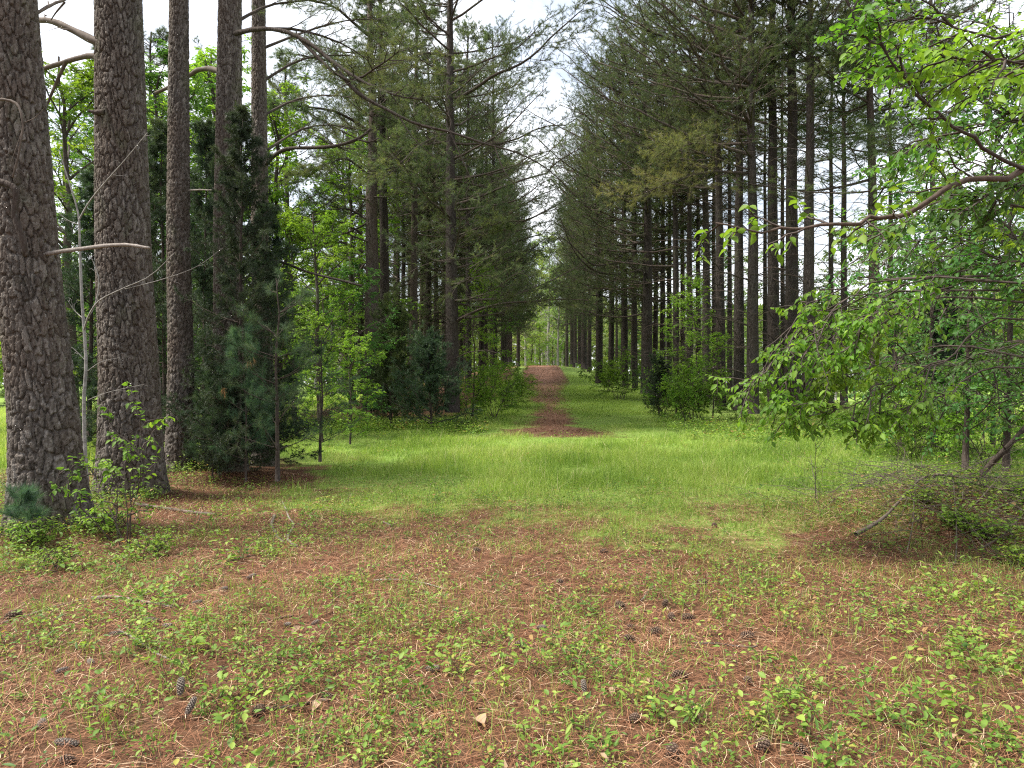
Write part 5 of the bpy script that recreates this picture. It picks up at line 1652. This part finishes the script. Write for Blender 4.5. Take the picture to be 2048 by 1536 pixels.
GK = 'fallen sticks on the straw'
sticks = [
    ('fallen log-like grey stick lying in the shade right of the second thick trunk', [(272, 1012), (330, 1020), (390, 1028), (436, 1032)], 0.03, 0.022, 0),
    ('short thick bent limb, left arm of the broken pair in front of the young pines', [(549, 1034), (543, 1052), (552, 1072), (566, 1088)], 0.024, 0.02, 0),
    ('forked limb with pale broken end, right arm of the broken pair', [(566, 1004), (580, 1035), (589, 1052), (576, 1076), (592, 1094)], 0.011, 0.018, 0),
    ('thin stick standing slanted in the straw between log and sapling', [(405, 1010), (398, 1040), (378, 1080)], 0.008, 0.005, 0),
    ('lichen spotted grey stick lying across the straw at the left', [(180, 1200), (225, 1196), (290, 1205), (346, 1216)], 0.016, 0.012, 2),
    ('long thin brown stick running from the left edge behind the lichen spotted one', [(0, 1248), (90, 1222), (160, 1203), (205, 1198)], 0.008, 0.006, 2),
    ('pale forked stick with dark end, in the weeds below the lichen spotted one', [(235, 1262), (272, 1280), (315, 1310), (375, 1330)], 0.010, 0.006, 2),
    ('slender grey stick slanting up to the right, left of centre', [(382, 1155), (420, 1135), (470, 1122), (510, 1112)], 0.010, 0.006, 1),
    ('pale curved stick in the middle of the straw', [(748, 1162), (800, 1160), (850, 1167), (890, 1178)], 0.010, 0.007, 1),
    ('brown stick lying flat near the bottom, left of centre', [(508, 1420), (560, 1418), (610, 1408), (655, 1402)], 0.011, 0.008, 1),
    ('short curved brown stick beside grey cones, left of centre', [(520, 1246), (545, 1240), (585, 1233)], 0.012, 0.008, 1),
    ('dark short stick in the thin grass right of centre', [(1392, 1288), (1440, 1290), (1500, 1296), (1515, 1288)], 0.008, 0.006, 0),
    ('short pale twig right of centre beside a dark cone', [(1280, 1204), (1290, 1180), (1295, 1172)], 0.006, 0.004, 0),
    ('grey bark sliver lying in the thin grass, centre', [(768, 1046), (780, 1050), (786, 1052)], 0.018, 0.012, 0),
]
for lab, pts, r0, r1, tw in sticks:
    loose_stick('fallen_stick', lab, pts, r0 * 0.85, r1 * 0.85, 'deadwood' if 'pale' in lab or 'lichen' in lab else 'heapwood', (), tw, GK)
GB = 'dead branches piled at the right'
heap = [
    ('long grey branch across the brush heap, forked, pale tip pointing left', [(1712, 1082, .05), (1770, 1066, .10), (1850, 1042, .16), (1940, 1012, .2), (2060, 985, .24)], 0.022, 0.006, 6),
    ('grey branch crossing the heap low at the right edge', [(1850, 1050, .08), (1930, 1040, .12), (2020, 1020, .2), (2100, 1010, .2)], 0.016, 0.008, 5),
    ('thin arching pale stem over the front of the heap', [(1908, 1130, 0), (1916, 1090, .12), (1905, 1045, .26), (1890, 1020, .3)], 0.007, 0.004, 1),
    ('upright thin pale stem in front of the heap, left side', [(1812, 1110, 0), (1822, 1070, .14), (1828, 1045, .2)], 0.006, 0.004, 1),
    ('tangled fine branch at the left end of the heap', [(1660, 1015, .05), (1720, 990, .15), (1800, 975, .25), (1880, 965, .3)], 0.012, 0.005, 8),
    ('brown branch on top of the heap rising right', [(1840, 1010, .15), (1920, 985, .3), (2000, 955, .4), (2080, 925, .5)], 0.014, 0.006, 7),
    ('thin branch leaning out of the heap toward the meadow', [(1640, 1040, .02), (1632, 1000, .25), (1626, 960, .4)], 0.006, 0.003, 5),
    ('dead branch at the lower right edge of the heap', [(1960, 1105, .03), (2010, 1085, .08), (2060, 1060, .12)], 0.010, 0.006, 4),
]
for lab, pts, r0, r1, tw in heap:
    # the middle of each lies at the heap's distance
    loose_stick('dead_branch', lab, pts, r0, r1, 'heapwood', (), tw, GB, 'dead branch')
for px, Y, s, sz, lab in ((1990, 6.9, 0.85, 0.6, 'broad leaved low shrub growing through the right end of the brush heap'), (1905, 7.2, 0.6, 0.5, 'low shrub in front of the brush heap, middle'),
                          (1840, 7.7, 0.5, 0.5, 'small bright leaved plant on the left part of the brush heap'), (2075, 7.6, 1.0, 0.9, 'leafy shrub cut by the right edge, behind the heap'),
                          (2020, 6.2, 0.6, 0.5, 'low leafy plant at the right edge below the heap')):
    sh[1].place('shrub', lab, 'shrub', wx(px, Y), Y, rng.random() * 6, s, sz, 1, 'shrubs on the brush heap', 'stem')
# thin bare weed stems standing in the meadow edge near the heap
for px, Y, lab in ((1632, 8.3, 'thin bare twiggy stem standing at the meadow edge left of the heap'), (1795, 11, 'thin twiggy stem behind the heap at the meadow edge')):
    r = thing('twiggy_stem', lab, 'dead stem', (wx(px, Y), Y, float(height(wx(px, Y), Y)) - 0.02))
    b = MB()
    cc = limb_curves(np.zeros((1, 3)), np.array([1.0]), np.array([1.45]), np.array([0.85]), 10, 0, 0.04)
    tubes(b, cc, np.linspace(0.006, 0.002, 10)[None], 5, 0)
    tw, _, ls = grow(cc, 9, 0.25, 1, 40, np.array([0.35]), 6, 0.1, 1.0, 0.08, whorl=True)
    tubes(b, tw, np.linspace(0.003, 0.001, 6)[None], 3, 0)
    t2, _, _ = grow(tw, 4, 0.3, 1, 40, ls * 0.4, 4, 0.1, 1.0, 0.08, whorl=True)
    tubes(b, t2, np.linspace(0.0015, 0.0008, 4)[None], 3, 0)
    link('stem', b.mesh('stem', [M['bark_dark']]), r)


# ------------------------------------------------------------------ pine cones and dead leaves
def cone_mesh(L, Wd, openness, mat, name):
    b = MB()
    s = np.linspace(0, 1, 8)
    core = np.stack([s * 0, s * 0, s * L], -1)
    tubes(b, core, (Wd * 0.22 * np.sin(PI * np.clip(s * 0.85 + 0.12, 0, 1)))[None] + 0.002, 8, 0, 0.1)
    n = 74
    i = np.arange(n)
    t = (i + 0.5) / n
    az = i * 2.39996
    r = Wd * 0.16
    P = np.stack([np.cos(az) * r * 0.6, np.sin(az) * r * 0.6, t * L * 0.93], -1)
    prof = np.sin(PI * np.clip(0.1 + 0.82 * t, 0, 1)) ** 0.7
    el = math.radians(65) - openness * (1 - t * 0.75)
    A_ = np.stack([np.cos(az) * np.cos(el), np.sin(az) * np.cos(el), np.sin(el)], -1)
    N_ = np.stack([-np.cos(az) * np.sin(el), -np.sin(az) * np.sin(el), np.cos(el)], -1)
    ln = Wd * 0.45 * prof
    w = Wd * 0.24 * prof
    side = nrm(np.cross(N_, A_))
    th = Wd * 0.03
    e = P + A_ * ln[:, None]
    V = np.stack([P - side * w[:, None] * .2, P + side * w[:, None] * .2, e + side * w[:, None] * .55, e - side * w[:, None] * .55, e + A_ * ln[:, None] * .16 + N_ * th,
                  P - N_ * th, e + side * w[:, None] * .5 - N_ * th * 2, e - side * w[:, None] * .5 - N_ * th * 2], 1).reshape(-1, 3)
    k = i[:, None, None] * 8
    f4 = (k + np.array([[0, 1, 2, 3]])[None]).reshape(-1, 4)
    f3 = (k + np.array([[3, 2, 4], [2, 6, 4], [6, 7, 4], [7, 3, 4], [5, 6, 1], [1, 6, 2], [5, 0, 7], [0, 3, 7], [5, 7, 6]])[None]).reshape(-1, 3)
    a = np.tile(np.array([0.15, 0.15, 0.8, 0.8, 1.0, 0.1, 0.6, 0.6]), n)
    n0 = b.n
    b.add(V, f4, 0, a)
    b.F.append(f3 + n0)
    b.M.append(0)
    b.S.append(False)
    return b.mesh(name, [M[mat]])


cones_m = {'dark': [cone_mesh(0.095, 0.06, 1.0, 'cone', 'open_cone'), cone_mesh(0.08, 0.055, 1.15, 'cone', 'open_cone_b')],
           'grey': [cone_mesh(0.09, 0.048, 0.35, 'cone_grey', 'closed_cone'), cone_mesh(0.105, 0.045, 0.3, 'cone_grey', 'closed_cone_b')]}


for i, (k, a, b, lab) in enumerate(cone_list):
    me = cones_m[k][i % 2]
    o = link('pine_cone', me)
    x, y = ground_pt(a, b)
    tilt = rng.uniform(1.35, 1.7) if 'upright' not in lab else 0.5
    o.rotation_euler = (tilt, 0, rng.random() * 2 * PI)
    s = rng.uniform(0.72, 1.05) * (1.3 if 'large' in lab else 1)
    o.scale = (s, s, s)
    o.location = (x, y, float(height(x, y)) + 0.014)
    tag(o, lab, 'pine cone', 'pine cones on the straw')
b = MB()
leaves(b, np.array([[0, 0, 0.0]]), np.array([[1, 0, 0.12]]), np.array([[0, 0.1, 1.0]]), 0.13, 0.075, 0, np.array([0.75]), 1, 0.3, 0.25)
lm1 = b.mesh('dead_leaf', [M['deadleaf']])
for i, (a, bb, s, lab) in enumerate([(968, 1462, 0.9, 'tan curled dead leaf at the bottom, near the middle'), (1820, 1445, 0.8, 'tan dead leaf standing in weeds at the lower right'),
                                     (1030, 976, 1.6, 'pale tan dead leaf in the thin grass at the meadow edge'), (1805, 1225, 0.7, 'tan leaf in dry grass at the right'),
                                     (1225, 1385, 0.5, 'small pale leaf flake below the group of cones'), (1905, 1492, 0.5, 'small tan leaf near the lower right corner'),
                                     (640, 1415, 0.6, 'whitish leaf flake by the crumbling cone'), (600, 1262, 0.6, 'brownish leaf beside the pale cone, left of centre'),
                                     (1060, 1512, 0.5, 'white flake at the bottom edge near the middle')]):
    o = link('dead_leaf', lm1)
    x, y = ground_pt(a, bb)
    o.location = (x, y, float(height(x, y)) + 0.03)
    o.rotation_euler = (rng.normal(0, 0.4), rng.normal(0, 0.3), rng.random() * 6)
    o.scale = (s, s, s)
    tag(o, lab, 'dead leaf', 'dead leaves on the straw')

# ------------------------------------------------------------------ light, sky, camera
scene = bpy.context.scene
w = bpy.data.worlds.new('World')
scene.world = w
w.use_nodes = True
nt = w.node_tree
nt.nodes.clear()
SUN_EL, SUN_AZ = math.radians(58), math.radians(-95)   # azimuth from +Y towards +X
sky = nt.nodes.new('ShaderNodeTexSky')
sky.sky_type = 'NISHITA'
sky.sun_disc = False
sky.sun_elevation = SUN_EL
sky.sun_rotation = SUN_AZ
sky.air_density = 1.2
sky.dust_density = 3.0
tc = nt.nodes.new('ShaderNodeTexCoord')
mp = nt.nodes.new('ShaderNodeMapping')
mp.inputs['Scale'].default_value = (1, 1, 1.8)
nt.links.new(tc.outputs['Generated'], mp.inputs[0])
nz = noise(nt, 3.2, 7, mp.outputs[0], 0.6)
cl = ramp(nt, [(0.36, (0.42, 0.42, 0.42)), (0.6, (0.96, 0.96, 0.96))], nz).outputs[0]
n2 = noise(nt, 7.0, 6, mp.outputs[0], 0.6)
puff = ramp(nt, [(0.35, (4.9, 5.15, 5.6)), (0.65, (8.2, 8.3, 8.5))], n2).outputs[0]
cloud = mix(nt, cl, sky.outputs[0], puff)
bg = nt.nodes.new('ShaderNodeBackground')
bg.inputs['Strength'].default_value = 0.12
nt.links.new(cloud, bg.inputs['Color'])
wo = nt.nodes.new('ShaderNodeOutputWorld')
nt.links.new(bg.outputs[0], wo.inputs[0])

sd = bpy.data.lights.new('sun', 'SUN')
sd.energy = 4.6
sd.angle = math.radians(15)
sd.color = (1.0, 0.95, 0.86)
so = bpy.data.objects.new('sun', sd)
col.objects.link(so)
dv = Vector((math.sin(SUN_AZ) * math.cos(SUN_EL), math.cos(SUN_AZ) * math.cos(SUN_EL), math.sin(SUN_EL)))
so.rotation_euler = dv.to_track_quat('Z', 'Y').to_euler()
so.location = (0, 0, 40)

cd = bpy.data.cameras.new('camera')
cam = bpy.data.objects.new('camera', cd)
col.objects.link(cam)
cd.sensor_width = 36
cd.lens = 36 * F / 2048
cd.clip_start = 0.05
cd.clip_end = 3000
cam.location = (0, 0, EYE)
cam.rotation_euler = (math.radians(90), 0, 0)
scene.camera = cam
scene.view_settings.view_transform = 'Standard'
scene.view_settings.look = 'None'
scene.view_settings.exposure = 1.06
scene.view_settings.gamma = 1
scene.render.engine = 'CYCLES'
scene.cycles.max_bounces = 6
scene.cycles.diffuse_bounces = 3
scene.cycles.glossy_bounces = 2
scene.cycles.transmission_bounces = 4
scene.cycles.use_denoising = False
scene.cycles.filter_width = 1.2
